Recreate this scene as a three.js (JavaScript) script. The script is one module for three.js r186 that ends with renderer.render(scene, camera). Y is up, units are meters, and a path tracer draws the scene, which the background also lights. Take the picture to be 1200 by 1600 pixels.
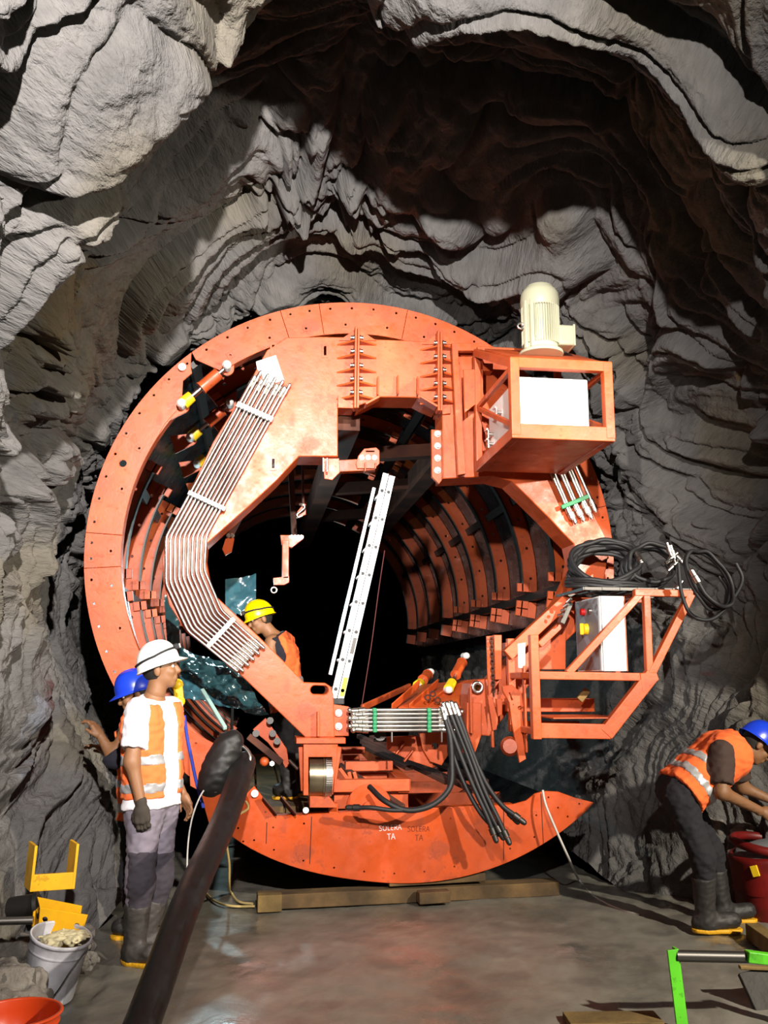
import * as THREE from 'three';
import { mergeGeometries, toCreasedNormals } from 'three/addons/utils/BufferGeometryUtils.js';
import { RoundedBoxGeometry } from 'three/addons/geometries/RoundedBoxGeometry.js';
import { createNoise3D } from 'simplex-noise';

// ---------------------------------------------------------------- camera, light, exposure
const scene = new THREE.Scene();
scene.background = new THREE.Color(0x000000);
const camera = new THREE.PerspectiveCamera(58, 3 / 4, 0.05, 60);
camera.rotation.order = 'YXZ';
camera.position.set(0, 1.6, 0);
camera.rotation.set(THREE.MathUtils.degToRad(10.3), THREE.MathUtils.degToRad(-8), 0);
camera.updateMatrixWorld(true);
const renderer = new THREE.WebGLRenderer({ antialias: true });
renderer.toneMapping = THREE.LinearToneMapping;
renderer.toneMappingExposure = 1.0;
renderer.shadowMap.enabled = true;
renderer.shadowMap.type = THREE.PCFSoftShadowMap;
// two site floodlights (housings are built near the end, in floodlight()) and a cool work lamp inside the formwork
const FLOODS = [
  { pos: [0.3, 4.3, 1.4], aim: [-0.5, 3.8, -6.6], I: 510, angle: 34, pen: 0.9, color: [1.0, 0.93, 0.88], radius: 3.5 },
  { pos: [4.6, 3.5, -0.8], aim: [1.5, 1.2, -6.6], I: 215, angle: 47, pen: 0.7, color: [1.0, 0.91, 0.76], radius: 3.5 },
  { pos: [-1.0, 3.25, 0.2], aim: [1.9, 2.75, -8.0], I: 150, angle: 17, pen: 0.5, color: [1.0, 0.92, 0.84], radius: 3 },
];
const WORKLAMP = { pos: [-0.19, 2.5, -9.6], I: 8, color: [0.62, 0.92, 1.0] };

// ---------------------------------------------------------------- helpers
const V = (x, y, z) => new THREE.Vector3(x, y, z);
const RAD = Math.PI / 180;
function rng(seed) { let s = seed >>> 0; return () => { s = (s + 0x6D2B79F5) | 0; let t = Math.imul(s ^ (s >>> 15), 1 | s); t = (t + Math.imul(t ^ (t >>> 7), 61 | t)) ^ t; return ((t ^ (t >>> 14)) >>> 0) / 4294967296; }; }
const rnd = rng(7);
const n3 = createNoise3D(rng(11)), n3b = createNoise3D(rng(23));
const clamp = (x, a, b) => Math.min(b, Math.max(a, x));
const sstep = (a, b, x) => { const t = clamp((x - a) / (b - a), 0, 1); return t * t * (3 - 2 * t); };
const lerp = (a, b, t) => a + (b - a) * t;
// survey of the place: a sight line through a picture point, met with the plane z = const (machine planes) or y = const (floor)
const FPX = 800 / Math.tan(29 * RAD);
function ray(px, py) { return V((px - 600) / FPX, (800 - py) / FPX, -1).applyQuaternion(camera.quaternion); }
function U(px, py, z) { const d = ray(px, py); return camera.position.clone().addScaledVector(d, (z - camera.position.z) / d.z); }
function G(px, py, y = 0) { const d = ray(px, py); return camera.position.clone().addScaledVector(d, (y - camera.position.y) / d.y); }

const taken = {};
function numbered(n) { if (!(n in taken)) { taken[n] = 0; return n; } taken[n]++; return n + '_' + String(taken[n]).padStart(3, '0'); }
function boxUV(g) {
  const p = g.attributes.position, n = g.attributes.normal, uv = new Float32Array(p.count * 2);
  for (let i = 0; i < p.count; i++) {
    const t = i - i % 3, x = p.getX(i), y = p.getY(i), z = p.getZ(i), s = f => Math.abs(f.call(n, t) + f.call(n, t + 1) + f.call(n, t + 2)), ax = s(n.getX), ay = s(n.getY), az = s(n.getZ);   // one projection per triangle
    if (az >= ax && az >= ay) { uv[2 * i] = x; uv[2 * i + 1] = y; } else if (ax >= ay) { uv[2 * i] = z; uv[2 * i + 1] = y; } else { uv[2 * i] = x; uv[2 * i + 1] = z; }
  }
  g.setAttribute('uv', new THREE.BufferAttribute(uv, 2));
  return g;
}
function clean(g) {
  if (g.index) g = g.toNonIndexed();
  for (const k of Object.keys(g.attributes)) if (!['position', 'normal', 'color'].includes(k)) g.deleteAttribute(k);
  if (!g.attributes.normal) g.computeVertexNormals();
  return g;
}
function join(list, keepUV) {
  list = (Array.isArray(list) ? list.flat(9) : [list]);
  if (keepUV) return list.length > 1 ? mergeGeometries(list.map(g => g.index ? g.toNonIndexed() : g)) : list[0];
  list = list.map(clean);
  const g = list.length > 1 ? mergeGeometries(list) : list[0];
  return boxUV(g);
}
function mesh(name, geos, mat, keepUV) {
  const m = new THREE.Mesh(join(geos, keepUV), mat); m.name = name; m.castShadow = true; m.receiveShadow = true; return m;
}
function part(name, geos, mat, parent, label) { const m = mesh(name, geos, mat); if (label) m.userData.label = label; parent.add(m); return m; }
function tag(o, label, category, group, kind) { if (label) o.userData.label = label; if (category) o.userData.category = category; if (group) o.userData.group = group; if (kind) o.userData.kind = kind; return o; }
const tops = [];
function thing(name, label, category, group) { const o = new THREE.Group(); o.name = numbered(name); scene.add(o); tops.push(o); return tag(o, label, category, group); }
function single(name, geos, mat, label, category, group) { const m = mesh(numbered(name), geos, mat); scene.add(m); tops.push(m); return tag(m, label, category, group); }
function struct(name, geos, mat, keepUV, label) { const m = mesh(name, geos, mat, keepUV); scene.add(m); return tag(m, label, null, null, 'structure'); }
function at(g, p, q) { g = g.clone(); if (q) g.applyQuaternion(q); g.translate(p.x, p.y, p.z); return g; }
const qTo = (dir, from = V(0, 1, 0)) => new THREE.Quaternion().setFromUnitVectors(from, dir.clone().normalize());

// a box-section member from a to b (w sideways, h in depth), optional side hint
function bar(a, b, w, h, side = V(1, 0, 0), round = 0.006) {
  const y = b.clone().sub(a), L = y.length(); y.normalize();
  let x = side.clone().addScaledVector(y, -side.dot(y)); if (x.lengthSq() < 1e-6) x = V(0, 0, 1).addScaledVector(y, -y.z); x.normalize();
  const z = x.clone().cross(y);
  const g = round > 0 ? new RoundedBoxGeometry(w, L, h, 1, Math.min(round, w * .45, h * .45)) : new THREE.BoxGeometry(w, L, h);
  g.applyMatrix4(new THREE.Matrix4().makeBasis(x, y, z)); const c = a.clone().add(b).multiplyScalar(.5); g.translate(c.x, c.y, c.z); return g;
}
function box(x0, x1, y0, y1, z0, z1, r = 0.004) {
  const g = r > 0 ? new RoundedBoxGeometry(Math.abs(x1 - x0), Math.abs(y1 - y0), Math.abs(z1 - z0), 1, Math.min(r, .45 * Math.min(Math.abs(x1 - x0), Math.abs(y1 - y0), Math.abs(z1 - z0)))) : new THREE.BoxGeometry(Math.abs(x1 - x0), Math.abs(y1 - y0), Math.abs(z1 - z0));
  g.translate((x0 + x1) / 2, (y0 + y1) / 2, (z0 + z1) / 2); return g;
}
function cyl(a, b, r0, r1 = r0, seg = 14, open = false) {
  const d = b.clone().sub(a), L = d.length(); const g = new THREE.CylinderGeometry(r1, r0, L, seg, 1, open);
  return at(g, a.clone().add(b).multiplyScalar(.5), qTo(d));
}
function ball(p, r, s = 12) { const g = new THREE.SphereGeometry(r, s, Math.max(6, s * .7 | 0)); g.translate(p.x, p.y, p.z); return g; }
function tube(pts, r, seg = 60, rad = 8, closed = false) { return new THREE.TubeGeometry(new THREE.CatmullRomCurve3(pts, closed, 'centripetal'), seg, r, rad, closed); }
// straight pipe runs with small bends at the corners
function pipe(pts, r, bend = 0.03, rad = 8) {
  const path = new THREE.CurvePath(); let prev = pts[0];
  const out = [pts[0].clone()];
  for (let i = 1; i < pts.length - 1; i++) {
    const a = pts[i - 1], b = pts[i], c = pts[i + 1];
    const d0 = b.clone().sub(a), d1 = c.clone().sub(b); const k = Math.min(bend, d0.length() * .45, d1.length() * .45); d0.normalize(); d1.normalize();
    const p0 = b.clone().addScaledVector(d0, -k), p1 = b.clone().addScaledVector(d1, k);
    for (let j = 0; j <= 4; j++) { const t = j / 4; out.push(p0.clone().multiplyScalar((1 - t) * (1 - t)).addScaledVector(b, 2 * t * (1 - t)).addScaledVector(p1, t * t)); }
  }
  out.push(pts[pts.length - 1].clone());
  const pos = [], nor = [], idx = []; let nrm = null;
  for (let i = 0; i < out.length; i++) {
    const t = (i === 0 ? out[1].clone().sub(out[0]) : i === out.length - 1 ? out[i].clone().sub(out[i - 1]) : out[i + 1].clone().sub(out[i - 1])).normalize();
    if (!nrm) nrm = Math.abs(t.z) < .9 ? V(0, 0, 1) : V(1, 0, 0);
    nrm.addScaledVector(t, -nrm.dot(t)).normalize(); const bn = t.clone().cross(nrm);
    for (let j = 0; j <= rad; j++) { const a = j / rad * Math.PI * 2; const n = nrm.clone().multiplyScalar(Math.cos(a)).addScaledVector(bn, Math.sin(a)); nor.push(n.x, n.y, n.z); pos.push(out[i].x + n.x * r, out[i].y + n.y * r, out[i].z + n.z * r); }
  }
  const w = rad + 1;
  for (let i = 0; i < out.length - 1; i++) for (let j = 0; j < rad; j++) { const a = i * w + j, b = a + w; idx.push(a, a + 1, b, b, a + 1, b + 1); }
  const g = new THREE.BufferGeometry(); g.setAttribute('position', new THREE.Float32BufferAttribute(pos, 3)); g.setAttribute('normal', new THREE.Float32BufferAttribute(nor, 3)); g.setIndex(idx); return g;
}
// plate cut to an outline of world points in a plane z; thickness goes back (-z)
function plateW(pts, z, t, holes = [], bev = 0.003) {
  const s = new THREE.Shape(pts.map(p => new THREE.Vector2(p.x, p.y)));
  for (const h of holes) { const q = new THREE.Path(); if (h.pts) q.setFromPoints(h.pts.map(p => new THREE.Vector2(p.x, p.y))); else q.absarc(h.x, h.y, h.r, 0, Math.PI * 2, true); s.holes.push(q); }
  const g = new THREE.ExtrudeGeometry(s, { depth: t - 2 * bev, bevelEnabled: bev > 0, bevelThickness: bev, bevelSize: bev, bevelOffset: -bev, bevelSegments: 1, curveSegments: 8, steps: 1 });
  g.translate(0, 0, z - t + bev); return g;
}
const plate = (pp, z, t, holes = [], bev) => plateW(pp.map(([x, y]) => U(x, y, z)), z, t, holes.map(h => { if (h.length > 3) return { pts: h.map(([x, y]) => U(x, y, z)) }; const c = U(h[0], h[1], z); return { x: c.x, y: c.y, r: h[2] }; }), bev);
// flat ring sector a0..a1 (radians) about (cx,cy) in the plane z
function sector(cx, cy, r0, r1, a0, a1, z, t, holes = [], n = 40, bev = 0.003) {
  const p = []; for (let i = 0; i <= n; i++) { const a = lerp(a0, a1, i / n); p.push(V(cx + r1 * Math.cos(a), cy + r1 * Math.sin(a), z)); }
  for (let i = n; i >= 0; i--) { const a = lerp(a0, a1, i / n); p.push(V(cx + r0 * Math.cos(a), cy + r0 * Math.sin(a), z)); }
  return plateW(p, z, t, holes, bev);
}
// curved sheet (radius r, thickness t) along z
function sheet(cx, cy, r, t, a0, a1, z0, z1, n = 60) { return sector(cx, cy, r - t, r, a0, a1, Math.max(z0, z1), Math.abs(z1 - z0), [], n, 0); }

// ---------------------------------------------------------------- textures and materials
function tileNoise(size, octaves, seed, f0 = 4, gain = .55) {
  const r = rng(seed), out = new Float32Array(size * size); let amp = 1, f = f0, tot = 0;
  for (let o = 0; o < octaves; o++) {
    const L = new Float32Array(f * f); for (let i = 0; i < f * f; i++) L[i] = r();
    for (let y = 0; y < size; y++) for (let x = 0; x < size; x++) {
      const u = x / size * f, v = y / size * f, i = u | 0, j = v | 0; let a = u - i, b = v - j; a = a * a * (3 - 2 * a); b = b * b * (3 - 2 * b);
      const i1 = (i + 1) % f, j1 = (j + 1) % f;
      out[y * size + x] += amp * lerp(lerp(L[j * f + i], L[j * f + i1], a), lerp(L[j1 * f + i], L[j1 * f + i1], a), b);
    }
    tot += amp; amp *= gain; f *= 2;
  }
  for (let i = 0; i < out.length; i++) out[i] /= tot; return out;
}
function texture(size, fn, srgb, rep = 1) {
  const d = new Uint8Array(size * size * 4);
  for (let y = 0; y < size; y++) for (let x = 0; x < size; x++) { const c = fn(x, y, y * size + x); const k = 4 * (y * size + x); d[k] = clamp(c[0], 0, 255); d[k + 1] = clamp(c[1], 0, 255); d[k + 2] = clamp(c[2], 0, 255); d[k + 3] = 255; }
  const t = new THREE.DataTexture(d, size, size, THREE.RGBAFormat); t.wrapS = t.wrapT = THREE.RepeatWrapping; t.magFilter = THREE.LinearFilter; t.minFilter = THREE.LinearMipmapLinearFilter; t.generateMipmaps = true;
  if (srgb) t.colorSpace = THREE.SRGBColorSpace; t.repeat.set(rep, rep); t.needsUpdate = true; return t;
}
const nzA = tileNoise(512, 7, 3), nzB = tileNoise(512, 6, 5, 8, .7), nzC = tileNoise(512, 8, 9, 2, .6);
const grey = (k, lo, hi, arr, c = 1.8) => texture(512, (x, y, i) => { const v = clamp(.5 + (arr[i] - .5) * c, 0, 1); const g = lerp(lo, hi, v); return [g, g, g]; }, k);
const tPaint = texture(512, (x, y, i) => { const a = clamp(.5 + (nzA[i] - .5) * 2, 0, 1), b = clamp(.5 + (nzB[i] - .5) * 2.4, 0, 1); let g = 205 + 38 * a + 14 * b; let dirt = 1 - .16 * sstep(.55, .68, nzC[i]) * sstep(.45, .6, nzB[i]); if (nzB[i] > .7) dirt *= .86; return [g * dirt, g * dirt * .985, g * dirt * .97]; }, true);
const tRough = grey(false, 120, 235, nzB), tBump = grey(false, 0, 255, nzB, 2.2), tBumpC = grey(false, 0, 255, nzC, 2), tGrime = grey(true, 150, 255, nzA, 2.2);
const std = (o) => new THREE.MeshStandardMaterial(o);
const phy = (o) => new THREE.MeshPhysicalMaterial(o);
const M = {
  orange: std({ color: 0xcf5a28, map: tPaint, roughness: .62, roughnessMap: tRough, bumpMap: tBump, bumpScale: .0008 }),
  orangeDeep: std({ color: 0xca5018, map: tPaint, roughness: .55, roughnessMap: tRough }),
  skin: std({ color: 0x44494c, metalness: .75, roughness: .42, roughnessMap: tRough, map: tGrime, bumpMap: tBumpC, bumpScale: .003 }),
  steel: std({ color: 0xc9c6c0, metalness: 1, roughness: .3 }),
  pipeSteel: std({ color: 0xd8d2ca, metalness: .9, roughness: .33, map: tGrime }),
  darkSteel: std({ color: 0x4a4846, metalness: .85, roughness: .45 }),
  rustAndShade: std({ color: 0x5a3324, roughness: .85, map: tGrime }),  // rust, and painted shade on the gantry beams and ties
  black: std({ color: 0x121212, roughness: .55 }),
  rubber: std({ color: 0x141416, roughness: .6, bumpMap: tBump, bumpScale: .001 }),
  poly: std({ color: 0x101012, roughness: .72, roughnessMap: tRough, map: tGrime, bumpMap: tBumpC, bumpScale: .004 }),
  white: std({ color: 0xe8e8e6, roughness: .5 }),
  whitePlastic: std({ color: 0xd9d9e2, roughness: .4, map: tGrime }),
  paper: std({ color: 0xf2f2f4, roughness: .9 }),
  cream: std({ color: 0xaeae94, roughness: .42 }),
  yellow: std({ color: 0xf0b60a, roughness: .45, map: tPaint }),
  yellowCap: std({ color: 0xe8c21a, roughness: .45 }),
  green: std({ color: 0x0f7a4a, roughness: .5 }),
  limeGreen: std({ color: 0x58c81e, roughness: .5, map: tPaint }),
  clampWhite: std({ color: 0xe6e4de, roughness: .5 }),
  panelGrey: std({ color: 0x74767a, roughness: .5 }),
  alu: std({ color: 0xdadde0, metalness: .6, roughness: .38 }),
  wood: std({ color: 0x6e5430, roughness: .85, map: tGrime, bumpMap: tBump, bumpScale: .003 }),
  woodPale: std({ color: 0x8f7440, roughness: .85, map: tGrime, bumpMap: tBump, bumpScale: .003 }),
  red: std({ color: 0x8c1410, roughness: .5, map: tGrime }),
  redPlain: std({ color: 0xb01818, roughness: .45 }),
  bucketOrange: std({ color: 0xd8481a, roughness: .35 }),
  rope: std({ color: 0xb9a36a, roughness: .95 }),
  blueRope: std({ color: 0x24389c, roughness: .8 }),
  cordWhite: std({ color: 0xb8b6b0, roughness: .6 }),
  rock: std({ color: 0x8c867e, roughness: .95, map: tGrime, bumpMap: tBump, bumpScale: .01 }),
};
const STAINS = [
  [{ c: U(95, 455, -5.6), s: [.16, .42, .5] }, [0.102, 0.069, 0.027], .6],
  [{ c: U(40, 560, -5.8), s: [.12, .3, .4] }, [0.096, 0.075, 0.036], .45],
  [{ c: U(1172, 560, -6.0), s: [.12, .22, .3] }, [0.120, 0.078, 0.024], .8],
  [{ c: U(1115, 1052, -6.6), s: [.2, .025, .4] }, [0.120, 0.030, 0.024], .55],
  [{ c: U(95, 1090, -6.6), s: [.1, .16, .3] }, [0.114, 0.042, 0.033], .6],
  [{ c: U(62, 1180, -6.3), s: [.09, .42, .25] }, [0.120, 0.132, 0.162], .7],
];
// ---------------------------------------------------------------- the tunnel: blasted rock with an overbreak recess ahead of the formwork
const RC = { x: 0.9, y: 2.2 };
const RING = { x: 0.793, y: 2.555, r: 2.044, z: -7.0 };
const TH = [-50, -35, 0, 25, 48, 64, 82, 107, 127, 147, 165, 180, 200, 215, 232];
const DD = [-4, 0, 2.5, 3.6, 4.25, 4.6, 5.3, 6.0, 6.6, 7.0, 8, 10, 18];
const RT = [
  [4.0, 3.8, 4.0, 4.0, 3.7, 3.7, 3.7, 3.7, 3.6, 3.4, 2.7, 2.7, 2.7, 2.9, 3.0],
  [4.6, 4.6, 4.8, 4.5, 3.8, 3.7, 3.7, 3.7, 3.6, 3.4, 2.7, 2.7, 2.7, 2.9, 3.0],
  [4.3, 4.1, 4.0, 3.7, 3.2, 3.25, 3.25, 3.25, 3.1, 2.9, 2.6, 2.6, 2.6, 2.8, 3.0],
  [3.9, 3.7, 3.5, 3.3, 2.75, 2.95, 2.95, 3.0, 2.7, 2.58, 2.5, 2.5, 2.6, 3.1, 3.4],
  [3.8, 3.6, 3.3, 2.95, 2.6, 2.92, 2.95, 3.0, 2.56, 2.44, 2.42, 2.45, 2.6, 3.1, 3.4],
  [3.8, 3.6, 3.25, 2.95, 2.85, 3.35, 3.5, 3.5, 3.25, 2.92, 2.52, 2.43, 2.58, 3.1, 3.4],
  [4.2, 4.0, 3.4, 3.0, 3.15, 3.4, 3.5, 3.5, 3.45, 3.05, 2.52, 2.38, 2.52, 3.05, 3.4],
  [4.0, 3.8, 3.25, 2.9, 2.92, 2.98, 2.98, 3.02, 2.85, 2.55, 2.42, 2.36, 2.48, 2.95, 3.3],
  [3.4, 3.2, 2.75, 2.62, 2.7, 2.78, 2.8, 2.82, 2.68, 2.5, 2.4, 2.36, 2.42, 2.7, 3.0],
  [3.1, 2.85, 2.42, 2.45, 2.55, 2.64, 2.68, 2.66, 2.56, 2.5, 2.42, 2.4, 2.38, 2.4, 2.6],
  [2.8, 2.5, 2.3, 2.35, 2.45, 2.5, 2.55, 2.52, 2.5, 2.45, 2.42, 2.42, 2.4, 2.4, 2.6],
  [2.8, 2.5, 2.3, 2.35, 2.45, 2.5, 2.52, 2.52, 2.5, 2.45, 2.42, 2.42, 2.4, 2.4, 2.6],
  [2.8, 2.5, 2.3, 2.35, 2.45, 2.5, 2.52, 2.52, 2.5, 2.45, 2.42, 2.42, 2.4, 2.4, 2.6],
];
// colour of the stone: one grey everywhere, mottled by solid 3-D noise (same mean in every part of the bore), plus ochre seams and sprayed survey paint where the photograph shows them
const blob = (p, c, rx, ry, rz) => { const a = (p.x - c.x) / rx, b = (p.y - c.y) / ry, e = (p.z - c.z) / rz; return Math.exp(-(a * a + b * b + e * e)); };
function mineralTone(p) {
  // mineral tone (noise in the rock itself, the same everywhere in the bore): grey with brownish and greenish patches, pale dust veins, ochre seams, sprayed survey paint
  const a = n3(p.x * .9, p.y * .9, p.z * .9), b = n3b(p.x * 3.1, p.y * 3.1, p.z * 3.1), c = n3(p.x * 11, p.y * 11, p.z * 11), e = n3b(p.x * 38, p.y * 38, p.z * 38);
  let g = .088 * (1 + .18 * a + .16 * b + .12 * c + .12 * e); let R = g * 1.04, Gc = g * 1.0, B = g * .97;
  const br = sstep(.15, .7, n3b(p.x * .7 + 5, p.y * .7, p.z * .7)); R *= 1 + .10 * br; B *= 1 - .16 * br; Gc *= 1 + .03 * br;
  for (const [st, cr_, k_] of STAINS) { const m = blob(p, st.c, st.s[0], st.s[1], st.s[2]); if (m > .02) { const q = sstep(.25, .6, m + .28 * n3b(p.x * 6, p.y * 6, p.z * 6) + .15 * c) * k_; R = lerp(R, cr_[0], q); Gc = lerp(Gc, cr_[1], q); B = lerp(B, cr_[2], q); } }
  return [R, Gc, B];
}
function cr(a, b, c, d, t) { return b + .5 * t * (c - a + t * (2 * a - 5 * b + 4 * c - d + t * (3 * (b - c) + d - a))); }
function table(d, th) {
  let i = 0; while (i < DD.length - 2 && d > DD[i + 1]) i++; let j = 0; while (j < TH.length - 2 && th > TH[j + 1]) j++;
  const u = clamp((d - DD[i]) / (DD[i + 1] - DD[i]), 0, 1), v = clamp((th - TH[j]) / (TH[j + 1] - TH[j]), 0, 1);
  const row = k => { k = clamp(k, 0, DD.length - 1); const r = RT[k], q = m => r[clamp(m, 0, r.length - 1)]; return cr(q(j - 1), q(j), q(j + 1), q(j + 2), v); };
  return cr(row(i - 1), row(i), row(i + 1), row(i + 2), u);
}
function rockRadius(th, d) {          // th in radians from +x, d = distance ahead of the camera
  let r = table(d, th / RAD);
  const s = th * 2.6;
  // folds and slabs run around the arch: stretched along s, short along d
  const w1 = n3(s * .4, d * .55, 3.1), w2 = n3(s * .4 + 9, d * .55, 7.7), w3 = n3b(s * 1.1, d * 1.3, 5.5);
  const u = s * .5 + w1 * .5 + w3 * .12, v = d * .95 + w2 * .45 + w3 * .16;
  const big = n3(u, v, 0);
  const n2 = n3b(u * 2.3 + .5 * big, v * 2.2, 4.4), c2 = 1 - Math.abs(n2);
  const n4 = n3(u * 4.4 + .6 * n2, v * 4.2 + .4 * big, 9.2), c4 = 1 - Math.abs(n4);
  const n7 = n3b(u * 9 + .5 * n4, v * 8.5 + .4 * n2, 2.7), c7 = 1 - Math.abs(n7);
  const n16 = n3(s * 9, d * 10, 6.6), n32 = n3b(s * 24, d * 26, 2.2), n64 = n3(s * 60, d * 62, 8.2);
  const relief = lerp(1, .55, sstep(6.6, 7.3, d)) * lerp(.5, 1, sstep(-.35, .4, Math.sin(th)));
  r += relief * (.2 * big + .11 * n2 + .2 * (c2 * c2 * c2 - .3) + .1 * (c4 * c4 * c4 - .3) + .03 * n4);
  r += .024 * (c7 * c7 - .4) + .010 * n16 + .005 * n32 + .0025 * n64;
  // rock never enters the formwork
  if (d > 6.75) { const ca = Math.cos(th), sa = Math.sin(th); const ox = RING.x - RC.x, oy = RING.y - RC.y; const b = ca * ox + sa * oy; const rr = b + Math.sqrt(Math.max(0, (RING.r + .07) ** 2 - (ox * ox + oy * oy - b * b))); r = lerp(r, Math.max(r, rr), sstep(6.75, 6.95, d)); }
  return r;
}
{
  const A0 = -48 * RAD, A1 = 230 * RAD, na = 860;
  const ds = []; for (let d = -3.5; d < 2.4; d += .12) ds.push(d); for (let d = 2.4; d < 8.2; d += .0095) ds.push(d); for (let d = 8.2; d <= 17.6; d += .1) ds.push(d);
  const nd = ds.length, pos = new Float32Array(nd * (na + 1) * 3), col = new Float32Array(nd * (na + 1) * 3), uv = new Float32Array(nd * (na + 1) * 2), idx = new Uint32Array((nd - 1) * na * 6);
  const p = V();
  for (let i = 0; i < nd; i++) for (let j = 0; j <= na; j++) {
    const d = ds[i], th = lerp(A0, A1, j / na), r = rockRadius(th, d), k = i * (na + 1) + j;
    p.set(RC.x + r * Math.cos(th), RC.y + r * Math.sin(th), -d); pos[3 * k] = p.x; pos[3 * k + 1] = p.y; pos[3 * k + 2] = p.z;
    uv[2 * k] = th * 2.6; uv[2 * k + 1] = d;
    const tone = mineralTone(p); col[3 * k] = tone[0]; col[3 * k + 1] = tone[1]; col[3 * k + 2] = tone[2];
  }
  let q = 0; for (let i = 0; i < nd - 1; i++) for (let j = 0; j < na; j++) { const a = i * (na + 1) + j, b = a + na + 1; idx[q++] = a; idx[q++] = a + 1; idx[q++] = b; idx[q++] = b; idx[q++] = a + 1; idx[q++] = b + 1; }
  const g = new THREE.BufferGeometry(); g.setAttribute('position', new THREE.BufferAttribute(pos, 3)); g.setAttribute('color', new THREE.BufferAttribute(col, 3)); g.setAttribute('uv', new THREE.BufferAttribute(uv, 2)); g.setIndex(new THREE.BufferAttribute(idx, 1)); g.computeVertexNormals();
  const tb = tBump.clone(); tb.repeat.set(2.2, 2.2); tb.needsUpdate = true;
  struct('wall_tunnel', g, std({ vertexColors: true, roughness: .93, bumpMap: tb, bumpScale: .012 }), true, 'grey rough blasted rock of the tunnel walls and vault');
}
// concrete invert slab and trodden floor: damp, so it mirrors a little
{
  const nx = 260, nz = 420, g = new THREE.PlaneGeometry(9, 21, nx, nz); g.rotateX(-Math.PI / 2); g.translate(1.2, 0, -7);
  const p = g.attributes.position, col = new Float32Array(p.count * 3), uv = new Float32Array(p.count * 2);
  for (let i = 0; i < p.count; i++) {
    const x = p.getX(i), z = p.getZ(i); const slab = sstep(-.80, -.72, x + .02 * n3(z * 2, 0, 1)), side = sstep(2.5, 3.2, x);
    let y = .012 * n3(x * .8, z * .8, 0) + .004 * n3b(x * 4, z * 4, 0) + .002 * n3(x * 15, z * 15, 3);
    y -= (1 - slab) * (.02 - .03 * n3b(x * 3, z * 3, 9)) ; y += side * .02 * n3(x * 5, z * 5, 4);
    p.setY(i, y);
    const a = n3b(x * 1.1, z * 1.1, 5), b = n3(x * 5, z * 5, 2), c = n3b(x * 22, z * 22, 2); let k = .145 * (1 + .18 * a + .14 * b + .12 * c); if (slab < .5) k *= .7;
    const dk = sstep(.35, .6, n3(x * 2.2 + 3, z * 2.2, 8)) * .25; k *= 1 - dk;
    col[3 * i] = k * 1.06; col[3 * i + 1] = k; col[3 * i + 2] = k * .84; uv[2 * i] = x; uv[2 * i + 1] = z;
  }
  g.setAttribute('color', new THREE.BufferAttribute(col, 3)); g.setAttribute('uv', new THREE.BufferAttribute(uv, 2)); g.computeVertexNormals();
  struct('floor', g, phy({ vertexColors: true, roughness: .72, roughnessMap: grey(false, 70, 255, nzC, 2.2), bumpMap: tBump, bumpScale: .0025, clearcoat: .35, clearcoatRoughness: .28 }), true, 'damp grey concrete tunnel floor');
}
// ---------------------------------------------------------------- arched formwork shell: end plates, skin, ribs
const RX = RING.x, RY = RING.y, RR = RING.r, RB = .265, RIB = .175;
const angOf = (px, py, z = RING.z) => { const p = U(px, py, z); let a = Math.atan2(p.y - RY, p.x - RX); if (a < -Math.PI * .45) a += 2 * Math.PI; return a; };
const onRing = (a, r, z) => V(RX + r * Math.cos(a), RY + r * Math.sin(a), z);
const hexG = new THREE.CylinderGeometry(.5, .5, 1, 6); // unit hexagon head, axis y
function bolt(parent, p, dir, d = .03, mat = M.steel, label) {     // washer and hexagon head as one small mesh
  const k = [at(new THREE.CylinderGeometry(.5 * d * 1.35, .5 * d * 1.35, d * .18, 10), V(0, d * .09, 0)), at(new THREE.CylinderGeometry(d * .5, d * .5, d * .6, 6), V(0, d * .45, 0))];
  const m = part('bolt', k.map(g => at(g, p, qTo(dir))), mat, parent); return m;
}
const rivetCache = {};
function boltFast(parent, p, dir, d = .03, mat = M.steel) {
  const key = d.toFixed(3); if (!rivetCache[key]) rivetCache[key] = join([at(new THREE.CylinderGeometry(.5 * d * 1.35, .5 * d * 1.35, d * .18, 10), V(0, d * .09, 0)), at(new THREE.CylinderGeometry(d * .5, d * .5, d * .6, 6), V(0, d * .45, 0))]);
  const m = new THREE.Mesh(rivetCache[key], mat); m.name = 'bolt'; m.position.copy(p); m.quaternion.copy(qTo(dir)); m.castShadow = m.receiveShadow = true; parent.add(m); return m;
}
const shell = thing('formwork_shell', 'orange ribbed arch of steel tunnel formwork lining the bore', 'formwork');
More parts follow.
